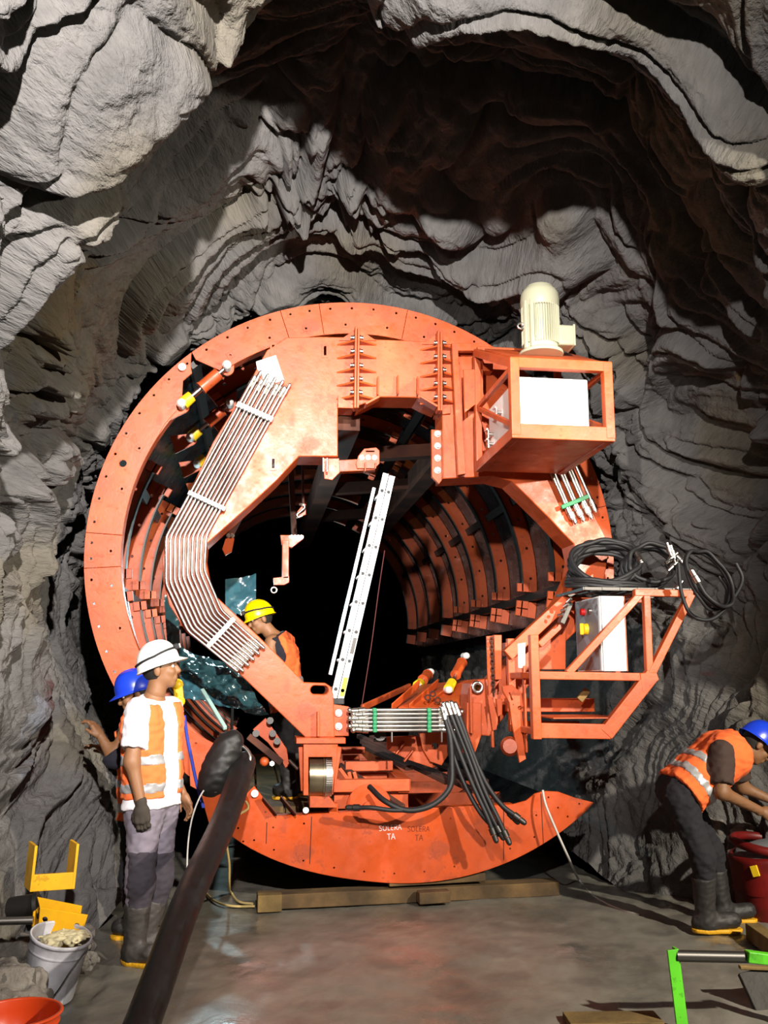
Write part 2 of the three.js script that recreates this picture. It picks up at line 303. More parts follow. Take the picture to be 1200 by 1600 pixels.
{
  const joints = [-12 * RAD, 12 * RAD, angOf(637, 484), angOf(498, 472), angOf(437, 483), angOf(300, 551), angOf(135, 832), angOf(133, 888), 240 * RAD];
  const r2 = rng(31);
  const notch = [[342, 578], [300, 583], [286, 595], [284, 632], [256, 664]].map(([x, y]) => [angOf(x, y), U(x, y, RING.z)]);
  for (let i = 0; i < joints.length - 1; i++) {
    const a0 = joints[i] + .0008, a1 = joints[i + 1] - .0008, holes = [], pads = [];
    const n = Math.max(2, Math.round((a1 - a0) / .085));
    for (let k = 0; k < n; k++) {
      const a = lerp(a0, a1, (k + .5) / n) + (r2() - .5) * .01;
      let p = onRing(a, RR - .05, 0); holes.push({ x: p.x, y: p.y, r: .0095 });
      const b = a + .03; p = onRing(b, RR - .19, 0); if (k % 2 === 0 && b < a1 - .02) { holes.push({ x: p.x, y: p.y, r: .0095 }); pads.push([b, RR - .19]); }
      if (k % 3 === 1) pads.push([a, RR - .05]);
    }
    if (i === 5) { const b = U(192, 724, RING.z); holes.push({ x: b.x, y: b.y, r: .027 }); }
    const seg = Math.max(8, Math.round((a1 - a0) * 24)), op = [], ip = [];
    for (let k = 0; k <= seg; k++) { const a = lerp(a0, a1, k / seg); op.push(onRing(a, RR, 0)); ip.push([a, onRing(a, RR - RB, 0)]); }
    let inner = ip.filter(([a]) => a < notch[0][0] || a > notch[notch.length - 1][0]).concat(notch.filter(([a]) => a > a0 + .004 && a < a1 - .004));
    if (i === 4) { inner = inner.filter(([a]) => a < notch[1][0]); inner.push([a1, U(306, 562, RING.z)]); inner = inner.filter(([a]) => a <= a1); }
    if (i === 5) { inner = inner.filter(([a]) => a >= a0); inner.push([a0, U(298, 572, RING.z)]); }
    inner.sort((u, v) => v[0] - u[0]);
    const keep = holes.filter(h => { const a = Math.atan2(h.y - RY, h.x - RX), r = Math.hypot(h.x - RX, h.y - RY); return !(a > notch[0][0] - .03 && a < notch[notch.length - 1][0] + .03 && r < RR - .1); });
    const g = [plateW([...op, ...inner.map(e => e[1])], RING.z, .016, keep, .002)];
    for (const [a, r] of pads) {
      if (a > notch[0][0] - .03 && a < notch[notch.length - 1][0] + .03 && r < RR - .1) continue;
      const c = onRing(a, r, 0), q = [[-1, -1], [1, -1], [1, 1], [-1, 1]].map(([u, v]) => V(c.x + .026 * (u * Math.cos(a) - v * Math.sin(a)), c.y + .026 * (u * Math.sin(a) + v * Math.cos(a)), 0));
      g.push(plateW(q, RING.z + .003, .004, [{ x: c.x, y: c.y, r: .0095 }], .001));
    }
    part('end_plate', g, M.orange, shell);
  }
  // inner edge strip of the end frame and outer edge
  part('edge_flange', sheet(RX, RY, RR - RB + .012, .012, -12 * RAD, 240 * RAD, RING.z - .012, RING.z - .11, 90), M.orange, shell);
  part('skin', sheet(RX, RY, RR, .01, -12 * RAD, 240 * RAD, RING.z - .016, -16.6, 110), M.skin, shell, 'dark oily steel skin');
  const segs = [[-10, -5.5], [-2.5, 62], [66, 129], [152, 183.5], [187, 238]];
  for (let k = 1; k <= 9; k++) {
    const z = RING.z - k * 1.0;
    for (const [a, b] of segs) {
      const hs = []; if (k < 6) for (let u = a + 4; u < b - 2; u += 9) { const p = onRing(u * RAD, RR - .075, 0); hs.push({ x: p.x, y: p.y, r: .014 }); }
      // web with stepped notches along its inner edge near the ends
      const rib = part('rib', sector(RX, RY, RR - RIB, RR - .012, a * RAD, b * RAD, z, .018, hs, Math.max(6, Math.round((b - a) / 3)), .002), M.orange, shell);
      part('inner_flange', sheet(RX, RY, RR - RIB + .012, .014, a * RAD, b * RAD, z + .03, z - .05, Math.max(6, Math.round((b - a) / 3))), M.darkSteel, rib, 'bare dark steel flange');
      if (k < 6) for (const e of [a + 1.2, b - 1.2]) part('splice_lug', sector(RX, RY, RR - RIB - .05, RR - RIB + .07, (e - 1.3) * RAD, (e + 1.3) * RAD, z + .03, .03, [], 4), M.orange, rib);
    }
  }
  for (const a of [-4, 25, 64, 96, 131, 158, 185, 212]) { const r = RR - .06; part('stringer', bar(onRing(a * RAD, r, RING.z - .1), onRing(a * RAD, r, -16.4), .05, .08, V(Math.cos(a * RAD), Math.sin(a * RAD), 0), 0), M.darkSteel, shell, 'dark steel stringer running along the skin'); }
  // lower tail of the side panel behind the standing man
  part('panel_tail', plate([[293, 1140], [337, 1163], [352, 1196], [372, 1188], [392, 1196], [386, 1222], [352, 1262], [334, 1291], [326, 1286], [312, 1236], [297, 1228]], RING.z + .02, .02, [[306, 1162, .012]]), M.orange, shell);
  for (const [a, b] of [[352, 1203], [345, 1218]]) part('tail_rib', bar(U(a, b, -6.96), U(a + 30, b - 14, -6.96), .012, .05), M.orange, shell);
}
// splice jacks between crown and side panel, one pair per rib
function lugPlate(p, dir, L, r, z, t) {     // round-ended lug: pin at p, root L further along dir
  const n = V(-dir.y, dir.x, 0), q = []; const a0 = Math.atan2(dir.y, dir.x);
  for (let i = 0; i <= 10; i++) { const a = a0 + Math.PI / 2 + Math.PI * i / 10; q.push(V(p.x + r * Math.cos(a), p.y + r * Math.sin(a), 0)); }
  q.push(V(p.x + dir.x * L - n.x * r * 1.5, p.y + dir.y * L - n.y * r * 1.5, 0), V(p.x + dir.x * L + n.x * r * 1.5, p.y + dir.y * L + n.y * r * 1.5, 0));
  return plateW(q, z, t);
}
function screwJack(a, b, label, group, s = 1) {   // a: plain end, b: yellow end
  const t = thing('screw_jack', label, 'jack', group), d = b.clone().sub(a), L = d.length(); d.normalize(); const P = f => a.clone().addScaledVector(d, f * L);
  part('body', [cyl(P(.2), P(.56), .05 * s, .05 * s, 18), cyl(P(.19), P(.205), .054 * s, .054 * s, 18), cyl(P(.555), P(.575), .054 * s, .054 * s, 18)], M.orange, t);
  part('threaded_rod', cyl(P(0), P(.2), .016 * s), M.steel, t); part('threaded_rod', cyl(P(.56), P(.9), .018 * s), M.steel, t);
  part('end_eye', [cyl(P(.78), P(.97), .045 * s, .05 * s, 14)], M.yellowCap, t, 'yellow painted end eye');
  for (const [p, n] of [[a, 'pin'], [b, 'pin']]) part(n, [cyl(p.clone().add(V(0, 0, -.06)), p.clone().add(V(0, 0, .05)), .034 * s, .034 * s, 16), ball(p.clone().add(V(0, 0, .05)), .033 * s, 14)], M.clampWhite, t, 'pin coloured pale for its highlight');  // pale colour on the pins stands in for a specular highlight
  return t;
}
{
  const A0 = U(355, 578, -7.05), B0 = U(285, 637, -7.05);
  for (let k = 0; k < 5; k++) {
    const z = RING.z + .0 - k * 1.0, A = V(A0.x, A0.y, z), B = V(B0.x, B0.y, z);
    part('jack_lug', [lugPlate(A, V(-.15, 1, 0).normalize(), .17, .055, z - .02, .02)], M.orange, shell);
    part('jack_lug', [lugPlate(B, V(-1, -.35, 0).normalize(), .16, .055, z - .02, .02)], M.orange, shell);
    screwJack(A.clone().add(V(0, 0, .03)), B.clone().add(V(0, 0, .03)), 'orange screw jack with yellow end eye bridging crown and side panel of the formwork', 'screw jacks between crown and side panels');
  }
  // hinge pin at the crown joint
  const h = U(285, 575, -6.99); part('hinge_pin', [cyl(h.clone().add(V(0, 0, -.05)), h.clone().add(V(0, 0, .03)), .03, .03, 14)], M.steel, shell, 'bright steel hinge pin');
}
// ---------------------------------------------------------------- portal of the gantry: two cranked arms bolted to a cross piece
const ZP = -6.88;
const portal = thing('gantry_portal', 'orange cranked steel portal frame bolted across the mouth of the formwork', 'gantry');
{
  const LA = [[448, 527], [417, 547], [377, 620], [333, 690], [297, 767], [260, 836], [254, 872], [255, 908], [264, 945], [291, 988], [330, 1018], [372, 1051], [477, 1152], [523, 1152], [521, 1085], [517, 1073], [508, 1067], [475, 1066], [440, 1030], [405, 995], [338, 932], [326, 900], [321, 872], [323, 850], [345, 830], [390, 790], [433, 750], [467, 713], [528, 713], [528, 632], [556, 632], [556, 527], [500, 526]];
  const slot = (x, y, w, h) => [[x - w, y - h], [x + w, y - h], [x + w, y + h], [x - w, y + h]];
  const pill = []; for (let i = 0; i < 16; i++) { const a = i / 16 * 2 * Math.PI; pill.push([499 + (Math.cos(a) > 0 ? 7 : -7) + 7 * Math.cos(a), 1078 + 7 * Math.sin(a)]); }
  const arm = part('portal_arm', plate(LA, ZP, .3, [slot(427, 546, 2.2, 7), slot(508, 548, 2.2, 8), slot(427, 724, 2.2, 8), pill], .006), M.orange, portal);
  for (const [x, y] of [[427, 546], [508, 548], [427, 724]]) part('slot_rim', plate([[x - 5, y - 11], [x + 5, y - 11], [x + 5, y + 11], [x - 5, y + 11]], ZP + .006, .008, [slot(x, y, 2.2, 7.5)], .001), M.orange, arm);
  // foot bracket gusset and reinforcing seam
  part('gusset', bar(U(497, 1112, ZP + .03), U(497, 1151, ZP + .03), .02, .07), M.orange, arm);
  // web return under the upper elbow with two tie bolts
  part('return_plate', plate([[503, 716], [530, 716], [531, 738], [519, 750], [507, 748]], ZP - .05, .02), M.orange, arm);
  for (const x of [505, 511]) part('tie_rod', cyl(U(x, 716, ZP + .02), U(x, 737, ZP + .02), .009), M.steel, arm, 'bright tie rod');
  // cross piece
  const CP = [[560, 529], [685, 534], [685, 636], [666, 628], [653, 621], [590, 620], [578, 627], [560, 634]];
  const cp = part('cross_piece', plate(CP, ZP, .3, [], .006), M.orange, portal);
  for (const [x, y0, y1] of [[590, 590, 619], [621, 588, 617], [652, 590, 618]]) part('fin', bar(U(x, y0, ZP + .015), U(x, y1, ZP + .03), .012, .06), M.orange, cp);
  // right arm, mostly behind the pump frame
  const RA = [[688, 534], [772, 546], [800, 566], [840, 640], [880, 712], [905, 760], [946, 838], [950, 872], [944, 905], [930, 945], [905, 982], [866, 1020], [765, 1150], [734, 1148], [733, 1085], [736, 1068], [748, 1062], [770, 1060], [838, 995], [880, 935], [898, 897], [902, 872], [897, 850], [879, 832], [857, 808], [800, 752], [770, 744], [692, 748], [691, 640], [688, 640]];
  const ra = part('portal_arm', plate(RA, ZP, .3, [[746, 1074, .03]], .006), M.orange, portal);
  // bolted splices: facing flanges, gussets and bolts
  const splice = (x, y0, y1, bys, tx) => {
    const f = part('splice_flange', [plate([[x - 3.2, y0], [x + .2, y0], [x + .2 + tx, y1], [x - 3.2 + tx, y1]], ZP + .105, .11), plate([[x + 1, y0 + 2], [x + 4.4, y0 + 2], [x + 4.4 + tx, y1], [x + 1 + tx, y1]], ZP + .105, .11)], M.orange, portal);
    part('peak_gusset', plate([[x - 28, y0 + 22], [x, y0 + 2], [x + 30, y0 + 22]], ZP + .012, .014), M.orange, f);
    for (let i = 0; i < bys.length; i++) {
      const y = bys[i] + 10, tt = tx * (y - y0) / (y1 - y0);
      for (const s of [-1, 1]) {
        if (i < bys.length) { // tapered gusset, standing proud at the flange and running out on the plate
          const a = U(x + tt + s * 3, y, ZP), b = U(x + tt + s * 31, y + 1, ZP); const w = .007;
          const pts = [a.clone().add(V(0, w, 0)), b.clone().add(V(0, w, 0)), a.clone().add(V(0, w, .095)), a.clone().add(V(0, -w, 0)), b.clone().add(V(0, -w, 0)), a.clone().add(V(0, -w, .095))];
          const g = new THREE.BufferGeometry(); const idx = [0, 1, 2, 3, 5, 4, 0, 3, 1, 1, 3, 4, 1, 4, 2, 2, 4, 5, 2, 5, 0, 0, 5, 3]; g.setAttribute('position', new THREE.Float32BufferAttribute(idx.flatMap(k => [pts[k].x, pts[k].y, pts[k].z]), 3)); g.computeVertexNormals();
          part('gusset', g, M.orange, f);
        }
        boltFast(f, U(x + tt + s * 4.5, bys[i], ZP + .06), V(s, 0, 0), .034, M.steel);
        boltFast(f, U(x + tt + s * 4.5, bys[i], ZP + .025), V(s, 0, 0), .03, M.darkSteel);
      }
    }
  };
  splice(558, 510, 637, [528, 549, 571, 592, 613], -1.5);
  splice(687, 516, 641, [536, 557, 578, 599, 620], 0.5);
  for (const [pts] of [[[[528, 618], [552, 632], [552, 638], [528, 637]]], [[[690, 640], [704, 632], [704, 646], [692, 647]]]]) part('splice_shelf', plate(pts, ZP + .03, .2), M.orange, portal);
  part('splice_shelf', bar(U(570, 634, ZP + .05), U(592, 622, ZP + .05), .02, .12), M.orange, portal); part('splice_shelf', bar(U(655, 622, ZP + .05), U(682, 638, ZP + .05), .02, .12), M.orange, portal);
  // bolted tongue on the right arm, recessed
  const tg = part('bolted_tongue', plate([[674, 671], [690, 672], [691, 750], [686, 756], [675, 745]], ZP - .06, .04), M.orange, portal);
  for (const y of [678, 697, 716, 735]) { boltFast(tg, U(683.5, y, ZP - .06), V(0, 0, 1), .04, M.steel); part('gusset', bar(U(690, y + 10, ZP - .05), U(712, y + 10, ZP - .05), .014, .05, V(0, 1, 0)), M.orange, tg); }
  // foot plates beside the left foot with two domed bolts
  const fp = part('foot_plate', plate([[519, 1100], [545, 1104], [545, 1150], [519, 1150]], ZP - .02, .03), M.orange, portal);
  for (const y of [1114, 1135]) part('bolt', [at(new THREE.CylinderGeometry(.026, .026, .02, 20), U(529, y, ZP - .01), qTo(V(0, 0, 1))), at(new THREE.SphereGeometry(.022, 16, 8), U(529, y, ZP + .0))], M.clampWhite, fp, 'pale bolt cover');
  // longitudinal gantry beams behind the portal; dark colour of beams and ties imitates shade
  for (const [x, y, w, h] of [[545, 650, .18, .24], [745, 640, .18, .24]]) { const a = U(x, y, -7.2); part('gantry_beam', bar(a, V(a.x, a.y, -14), w, h, V(1, 0, 0), 0), M.rustAndShade, portal, 'gantry beam coloured dark for the portal shade'); }
  for (const z of [-8.6, -10.2, -12]) { const a = U(545, 650, -7.2), b = U(745, 640, -7.2); part('gantry_tie', bar(V(a.x, a.y, z), V(b.x, b.y, z), .12, .14, V(0, 1, 0), 0), M.rustAndShade, portal, 'gantry tie coloured dark for the portal shade'); }
}
// brackets hanging inside the portal
{
  const t = thing('pin_bracket', 'orange arm with rounded end plate and three bright bolts inside the portal', 'bracket');
  const z = -7.35; part('arm', bar(U(526, 730, z), U(586, 727, z), .1, .09, V(0, 1, 0)), M.orange, t);
  const e = part('end_plate', plate([[556, 724], [560, 712], [569, 701], [588, 699], [593, 704], [593, 724], [586, 732], [558, 732]], z + .07, .03, [[[571, 703.5], [586, 703.5], [586, 707], [571, 707]]]), M.orange, t);
  for (const x of [565, 575, 585]) boltFast(e, U(x, 715, z + .07), V(0, 0, 1), .032, M.steel);
  part('gusset', bar(U(570, 724, z + .06), U(570, 738, z + .06), .014, .08), M.orange, t); part('gusset', bar(U(586, 724, z + .06), U(586, 734, z + .06), .014, .08), M.orange, t);
  const t2 = thing('bolted_post', 'orange upright with four bright bolts on its cap behind the yellow helmet', 'bracket'); const z2 = -8.3;
  part('post', bar(U(446, 845, z2), U(446, 905, z2), .06, .1), M.orange, t2); part('cap', plate([[438, 836], [474, 836], [474, 842], [456, 856], [440, 850]], z2 + .03, .05), M.orange, t2);
  for (const x of [455, 461, 466, 471]) boltFast(t2, U(x, 839, z2 + .03), V(0, 0, 1), .026, M.steel);
  part('foot', plate([[427, 903], [452, 900], [452, 910], [444, 914], [428, 914]], z2 + .05, .06), M.orange, t2); part('shackle', new THREE.TorusGeometry(.025, .009, 8, 16).translate(...U(428, 922, z2 + .06).toArray()), M.steel, t2, 'small steel shackle');
  part('hanger', bar(U(460, 838, z2 - .03), U(452, 690, z2 - .03), .05, .05), M.rustAndShade, t2, 'dark hanger bar');
  const t3 = thing('lifting_hook', 'small bright steel hook hanging in the dark of the gantry', 'hook'); const z3 = -7.9;
  part('plate', plate([[464, 800], [475, 786], [478, 788], [478, 804], [468, 808]], z3, .02), M.orange, t3); part('hook', tube([U(468, 788, z3 + .03), U(473, 788, z3 + .04), U(476, 793, z3 + .04), U(470, 799, z3 + .04), U(464, 804, z3 + .04), U(466, 808, z3 + .04), U(472, 806, z3 + .04)], .011, 30, 8), M.steel, t3);
  part('hanger', bar(U(474, 790, z3 - .02), U(472, 690, z3 - .02), .02, .02), M.rustAndShade, t3, 'dark hanger rod');
  const t4 = thing('hanging_bracket', 'small orange bracket with two bright bolts behind the left portal arm', 'bracket'); const z4 = -7.8;
  part('plate', plate([[352, 842], [362, 832], [366, 842], [362, 862], [352, 868], [347, 858]], z4, .03), M.orange, t4); for (const x of [357, 363]) boltFast(t4, U(x, 837, z4 + .02), V(0, 0, 1), .03, M.steel);
  part('hanger', bar(U(358, 840, z4 - .03), U(420, 720, z4 - .03), .05, .05), M.rustAndShade, t4, 'dark hanger bar');
}
// ---------------------------------------------------------------- invert section resting on timbers
const IC = { x: 1.187, y: 2.259, r: 2.117 };
{
  const t = thing('formwork_invert', 'orange curved bottom section of the formwork with chalk lettering', 'formwork');
  const pts = [[385, 1240], [397, 1228], [412, 1247], [430, 1275], [520, 1271], [640, 1266], [800, 1257], [822, 1251], [836, 1240], [850, 1236], [872, 1237], [900, 1247], [928, 1254]].map(([x, y]) => U(x, y, RING.z));
  const a0 = Math.atan2(pts[12].y - IC.y, pts[12].x - IC.x), a1 = Math.atan2(U(352, 1296, RING.z).y - IC.y, U(352, 1296, RING.z).x - IC.x) ;
  for (let i = 1; i <= 40; i++) { const a = lerp(a0, a1, i / 40); const bulge = .075 * sstep(.6, 1, i / 40); pts.push(V(IC.x + (IC.r + bulge) * Math.cos(a), IC.y + (IC.r + bulge) * Math.sin(a), 0)); }
  const holes = [[475, 1287], [415, 1269], [427, 1293], [474, 1345], [428, 1328], [397, 1313], [522, 1356], [569, 1362], [616, 1365], [663, 1362], [710, 1354], [797, 1326], [835, 1308], [838, 1274], [704, 1279], [857, 1246], [872, 1262], [887, 1276], [905, 1256], [372, 1294], [380, 1315]].map(([x, y]) => [x, y, .0105]);
  const hw = holes.map(([x, y, r]) => { const c = U(x, y, RING.z); return { x: c.x, y: c.y, r }; });
  const ep = part('end_plate', plateW(pts, RING.z, .02, hw, .003), M.orangeDeep, t);
  // vertical seams between the welded plates, lifted weld beads
  for (const [x0, y0, x1, y1] of [[417, 1285, 416, 1318], [487, 1276, 484, 1350], [787, 1262, 787, 1344], [845, 1240, 849, 1318]]) part('weld_seam', cyl(U(x0, y0, RING.z), U(x1, y1, RING.z), .0035, .0035, 6), M.rustAndShade, ep);
  const pad = U(570, 1286, RING.z); part('bolt_pad', plateW([[-1, -1], [1, -1], [1, 1], [-1, 1]].map(([u, v]) => V(pad.x + u * .03, pad.y + v * .03, 0)), RING.z + .004, .006), M.orangeDeep, ep);
  part('skin', [sheet(IC.x, IC.y, IC.r, .012, a1 + .06, a0 - .04, RING.z - .02, -16, 50)], M.skin, t, 'dark steel skin of the bottom section');
  // top deck edge behind the front plate and bulkheads
  part('deck_edge', bar(U(432, 1274, RING.z - .06), U(800, 1256, RING.z - .06), .012, .1, V(0, 1, 0)), M.orangeDeep, t);
  for (let k = 1; k <= 7; k++) { const z = RING.z - k * 1.0; part('bulkhead', plateW([...Array(21)].map((_, i) => { const a = lerp(Math.PI * 1.305, Math.PI * 1.695, i / 20); return V(IC.x + (IC.r - .014) * Math.cos(a), IC.y + (IC.r - .014) * Math.sin(a), 0); }), z, .016), M.orangeDeep, t); }
  part('pivot_pin', [cyl(U(398, 1240, RING.z - .03), U(398, 1240, RING.z + .03), .026, .026, 14)], M.steel, t, 'bright pivot pin');
  part('corner_bolt', [cyl(U(478, 1266, RING.z + .0), U(478, 1266, RING.z + .05), .022, .022, 14), cyl(U(478, 1266, RING.z - .1), U(478, 1266, RING.z + .0), .012)], M.clampWhite, t, 'pale round bolt head');
  part('corner_plate', plate([[514, 1255], [528, 1255], [528, 1272], [514, 1273]], RING.z + .0, .05), M.orangeDeep, t);
  // chalk and marker lettering on the plate (flat writing)
  const write = (lines, color, px, py, w, h, rot, alpha) => {
    const cv = document.createElement('canvas'); cv.width = 256; cv.height = 160; const c = cv.getContext('2d'); c.clearRect(0, 0, 256, 160); c.fillStyle = '#000'; c.fillRect(0, 0, 256, 160);
    c.fillStyle = '#fff'; c.textAlign = 'center'; c.font = '62px sans-serif'; c.fillText(lines[0], 128, 66); c.font = '70px sans-serif'; c.fillText(lines[1], 134, 142);
    const tx = new THREE.CanvasTexture(cv); const g = new THREE.PlaneGeometry(w, h); g.rotateZ(rot); const p = U(px, py, RING.z + .002); g.translate(p.x, p.y, p.z);
    const m = new THREE.Mesh(g, std({ color, roughness: .9, alphaMap: tx, transparent: true, opacity: alpha })); m.name = 'lettering'; m.castShadow = false; m.receiveShadow = true; ep.add(m); return m;
  };
  write(['SOLERA', 'TA'], 0xf3d8d8, 610, 1300, .2, .135, .04, .8).userData.label = 'white chalk lettering';
  write(['SOLERA', 'TA'], 0x5a2410, 654, 1302, .2, .135, -.02, .6).userData.label = 'dark marker lettering';
}
// timbers under the invert
{
  const timber = (a, b, w, h, label, mat) => single('timber_beam', bar(a, b, h, w, V(0, 1, 0), .008), mat, label, 'timber');
  const y = .055; const a = G(402, 1420, .05), b = G(868, 1386, .05);
  timber(V(a.x, y, -7.02), V(b.x, y, -7.16), .16, .1, 'long brown timber beam lying under the orange bottom section', M.wood);
  timber(V(a.x + .0, .06, -6.93), V(a.x + .17, .06, -6.935), .1, .115, 'short sawn timber end at the left of the long beam', M.woodPale);
  timber(V(1.02, .15, -7.08), V(1.75, .16, -7.12), .14, .06, 'wedge timber packed between long beam and orange bottom section', M.wood);
  timber(V(1.22, .06, -6.93), V(1.45, .065, -6.94), .1, .08, 'small timber block in front of the long beam', M.wood);
}
// ---------------------------------------------------------------- hydraulic pipe bundles
function fitting(p, dir, r, mat = M.steel) { const d = dir.clone().normalize(); return [cyl(p, p.clone().addScaledVector(d, .045), r * 1.5, r * 1.5, 6), cyl(p.clone().addScaledVector(d, .05), p.clone().addScaledVector(d, .085), r * 1.25, r * 1.25, 10), ball(p.clone().addScaledVector(d, .088), r * 1.15, 8)]; }
{
  const t = thing('hydraulic_pipes', 'bundle of ten bright steel pipes bent along the left portal arm', 'pipes');
  const z = ZP + .045, n = 10, L2 = (a, b, k) => [lerp(a[0], b[0], k), lerp(a[1], b[1], k)];
  const r3 = rng(5);
  for (let i = 0; i < n; i++) {
    const k = i / (n - 1), up = (i % 2 ? 9 : 0) + r3() * 4;
    const T = L2([388, 606], [440, 626], k); T[0] += up * .45; T[1] -= up;
    const e = (i % 2 ? 0 : 5); const E = L2([372, 1050], [409, 1010], k); E[0] -= e; E[1] -= e * .85;
    const pts = [T, L2([259.5, 839], [322, 837], k), L2([259.5, 912], [319, 890], k), L2([294, 986], [346, 954], k), E].map(([x, y]) => U(x, y, z));
    const p = part('pipe', pipe(pts, .0108, .035, 10), M.pipeSteel, t);
    part('fitting', fitting(pts[0], pts[0].clone().sub(pts[1]), .0115), M.steel, p); part('fitting', [fitting(pts[4].clone().addScaledVector(pts[4].clone().sub(pts[3]).normalize(), -.07), pts[4].clone().sub(pts[3]), .0115)], M.steel, p);
  }
  const clampBar = (a, b, mat, w) => {
    const c = part('clamp', bar(U(...a, z + .016), U(...b, z + .016), w, .02, V(0, 1, 0)), mat, t, 'white pipe clamp');
    part('clamp_base', bar(U(...a, z - .02), U(...b, z - .02), w * 1.1, .02, V(0, 1, 0)), M.darkSteel, c);
    for (let i = 0; i < 9; i++) { const q = L2(a, b, (i + .9) / 9.8); part('clamp_bolt', cyl(U(q[0] - 1, q[1] + 3.5, z), U(q[0] - 1, q[1] + 3.5, z + .03), .008, .008, 6), M.black, c); }
  };
  clampBar([370, 631], [426, 656], M.clampWhite, .045); clampBar([294, 769], [352, 796], M.clampWhite, .035);
  const c3 = part('clamp', bar(U(325, 1010, z + .016), U(366, 966, z + .016), .035, .02), M.clampWhite, t, 'white pipe clamp'); for (let i = 0; i < 4; i++) { const q = L2([330, 1005], [362, 970], i / 3); part('clamp_bolt', cyl(U(...q, z + .02), U(...q, z + .04), .016, .016, 8), M.steel, c3); }
}
{
  const t = thing('hydraulic_pipes', 'short bundle of steel pipes with green clamp below the motor frame', 'pipes');
  const z = ZP + .05;
  for (let i = 0; i < 7; i++) {
    const k = i / 6, b = [lerp(894, 931, k), lerp(812, 800, k) + (i % 2 ? 9 : 0)], a = [lerp(804, 842, k), lerp(612, 596, k)];
    const p = part('pipe', cyl(U(...a, z), U(...b, z), .0125, .0125, 10), M.pipeSteel, t), d = U(...b, z).sub(U(...a, z));
    part('fitting', fitting(U(...b, z).addScaledVector(d.clone().normalize(), -.1), d, .0145), M.steel, p);
  }
  const c = part('clamp', bar(U(877, 793, z + .015), U(920, 775, z + .015), .035, .025, V(0, 1, 0)), M.green, t, 'green pipe clamp');
}
{
  const t = thing('hydraulic_pipes', 'level bundle of steel pipes with two green clamps between the portal feet', 'pipes');
  for (let i = 0; i < 6; i++) for (let j = 0; j < 2; j++) {
    const y = 1109.5 + i * 6.3, z = ZP + .05 - j * .035, x0 = 563 + (i % 2) * 6;
    const a = U(x0, y, z), b = U(692 + (i % 2) * 6, y - .5, z), p = part('pipe', cyl(a, b, .0125, .0125, 10), M.pipeSteel, t);
    part('fitting', [fitting(a.clone().add(V(.03, 0, 0)), V(-1, (i - 2.5) * .03, .1), .0165), ball(a.clone().add(V(-.08, 0, .01)), .02, 8)], M.steel, p); part('fitting', [fitting(b.clone().add(V(-.03, 0, 0)), V(1, 0, .2), .015)], M.steel, p);
  }
  for (const x of [585, 670]) part('clamp', [...Array(6)].map((_, i) => at(new RoundedBoxGeometry(.032, .032, .05, 1, .008), U(x + .5 * (i % 2), 1109.5 + i * 6.3, ZP + .055))), M.green, t, 'green pipe clamp');
  for (const x of [612, 690]) part('stand', bar(U(x, 1140, ZP + .03), U(x, 1160, ZP + .03), .012, .04), M.steel, t);
  part('end_cap', [cyl(U(718, 1111, ZP + .1), U(724, 1112, ZP + .12), .02, .02, 12), ball(U(721, 1112, ZP + .12), .02, 10)], M.steel, t, 'bright end cap');
}
// loose hydraulic hoses hanging from the lower bundle
{
  const zt = ZP + .1; const r4 = rng(77);
  const hose = (pp, label, r = .017, ends = [0, 1]) => {
    const pts = pp.map(([x, y, dz]) => U(x, y, zt + dz)); const t = thing('hydraulic_hose', label, 'hose', 'black hoses hanging from the level pipe bundle');
    part('hose', tube(pts, r, 70, 9), M.rubber, t);
    const n = pts.length; if (ends.includes(1)) part('coupling', fitting(pts[n - 1], pts[n - 1].clone().sub(pts[n - 2]), .0165), M.darkSteel, t, 'grey metal coupling');
    if (ends.includes(0)) part('coupling', fitting(pts[0].clone().addScaledVector(pts[1].clone().sub(pts[0]).normalize(), .05), pts[0].clone().sub(pts[1]), .0165), M.steel, t, 'bright metal coupling');
  };
  const L = 'black rubber hose with metal coupling hanging from the level pipe bundle';
  hose([[695, 1108, 0], [700, 1125, .02], [716, 1170, .05], [738, 1225, .1], [762, 1278, .16], [768, 1294, .17]], L);
  hose([[701, 1107, .02], [708, 1125, .04], [728, 1175, .07], [748, 1230, .12], [770, 1280, .17], [776, 1291, .18]], L);
  hose([[708, 1106, .03], [716, 1128, .06], [736, 1180, .09], [757, 1235, .14], [781, 1285, .2], [787, 1298, .21]], L);
  hose([[714, 1108, .04], [722, 1130, .06], [740, 1180, .08], [762, 1228, .12], [786, 1260, .16], [803, 1273, .18]], L);
  hose([[712, 1112, .0], [717, 1136, .02], [733, 1186, .04], [757, 1226, .1], [778, 1252, .14], [795, 1270, .15]], L);
  hose([[698, 1112, -.01], [701, 1140, .0], [712, 1190, .02], [731, 1236, .06], [752, 1272, .12], [766, 1288, .14]], L);
  hose([[693, 1114, 0], [703, 1150, .03], [706, 1190, .05], [703, 1230, .08], [675, 1258, .1], [635, 1266, .1], [602, 1252, .06], [577, 1229, -.1]], 'black rubber hose looping from the pipe bundle along the top of the bottom section', .02, [0]);
  hose([[703, 1200, .0], [698, 1240, .06], [660, 1262, .09], [615, 1266, .1], [580, 1262, .09], [562, 1262, .06]], 'second black rubber hose lying along the top edge of the bottom section', .016, [1]);
}
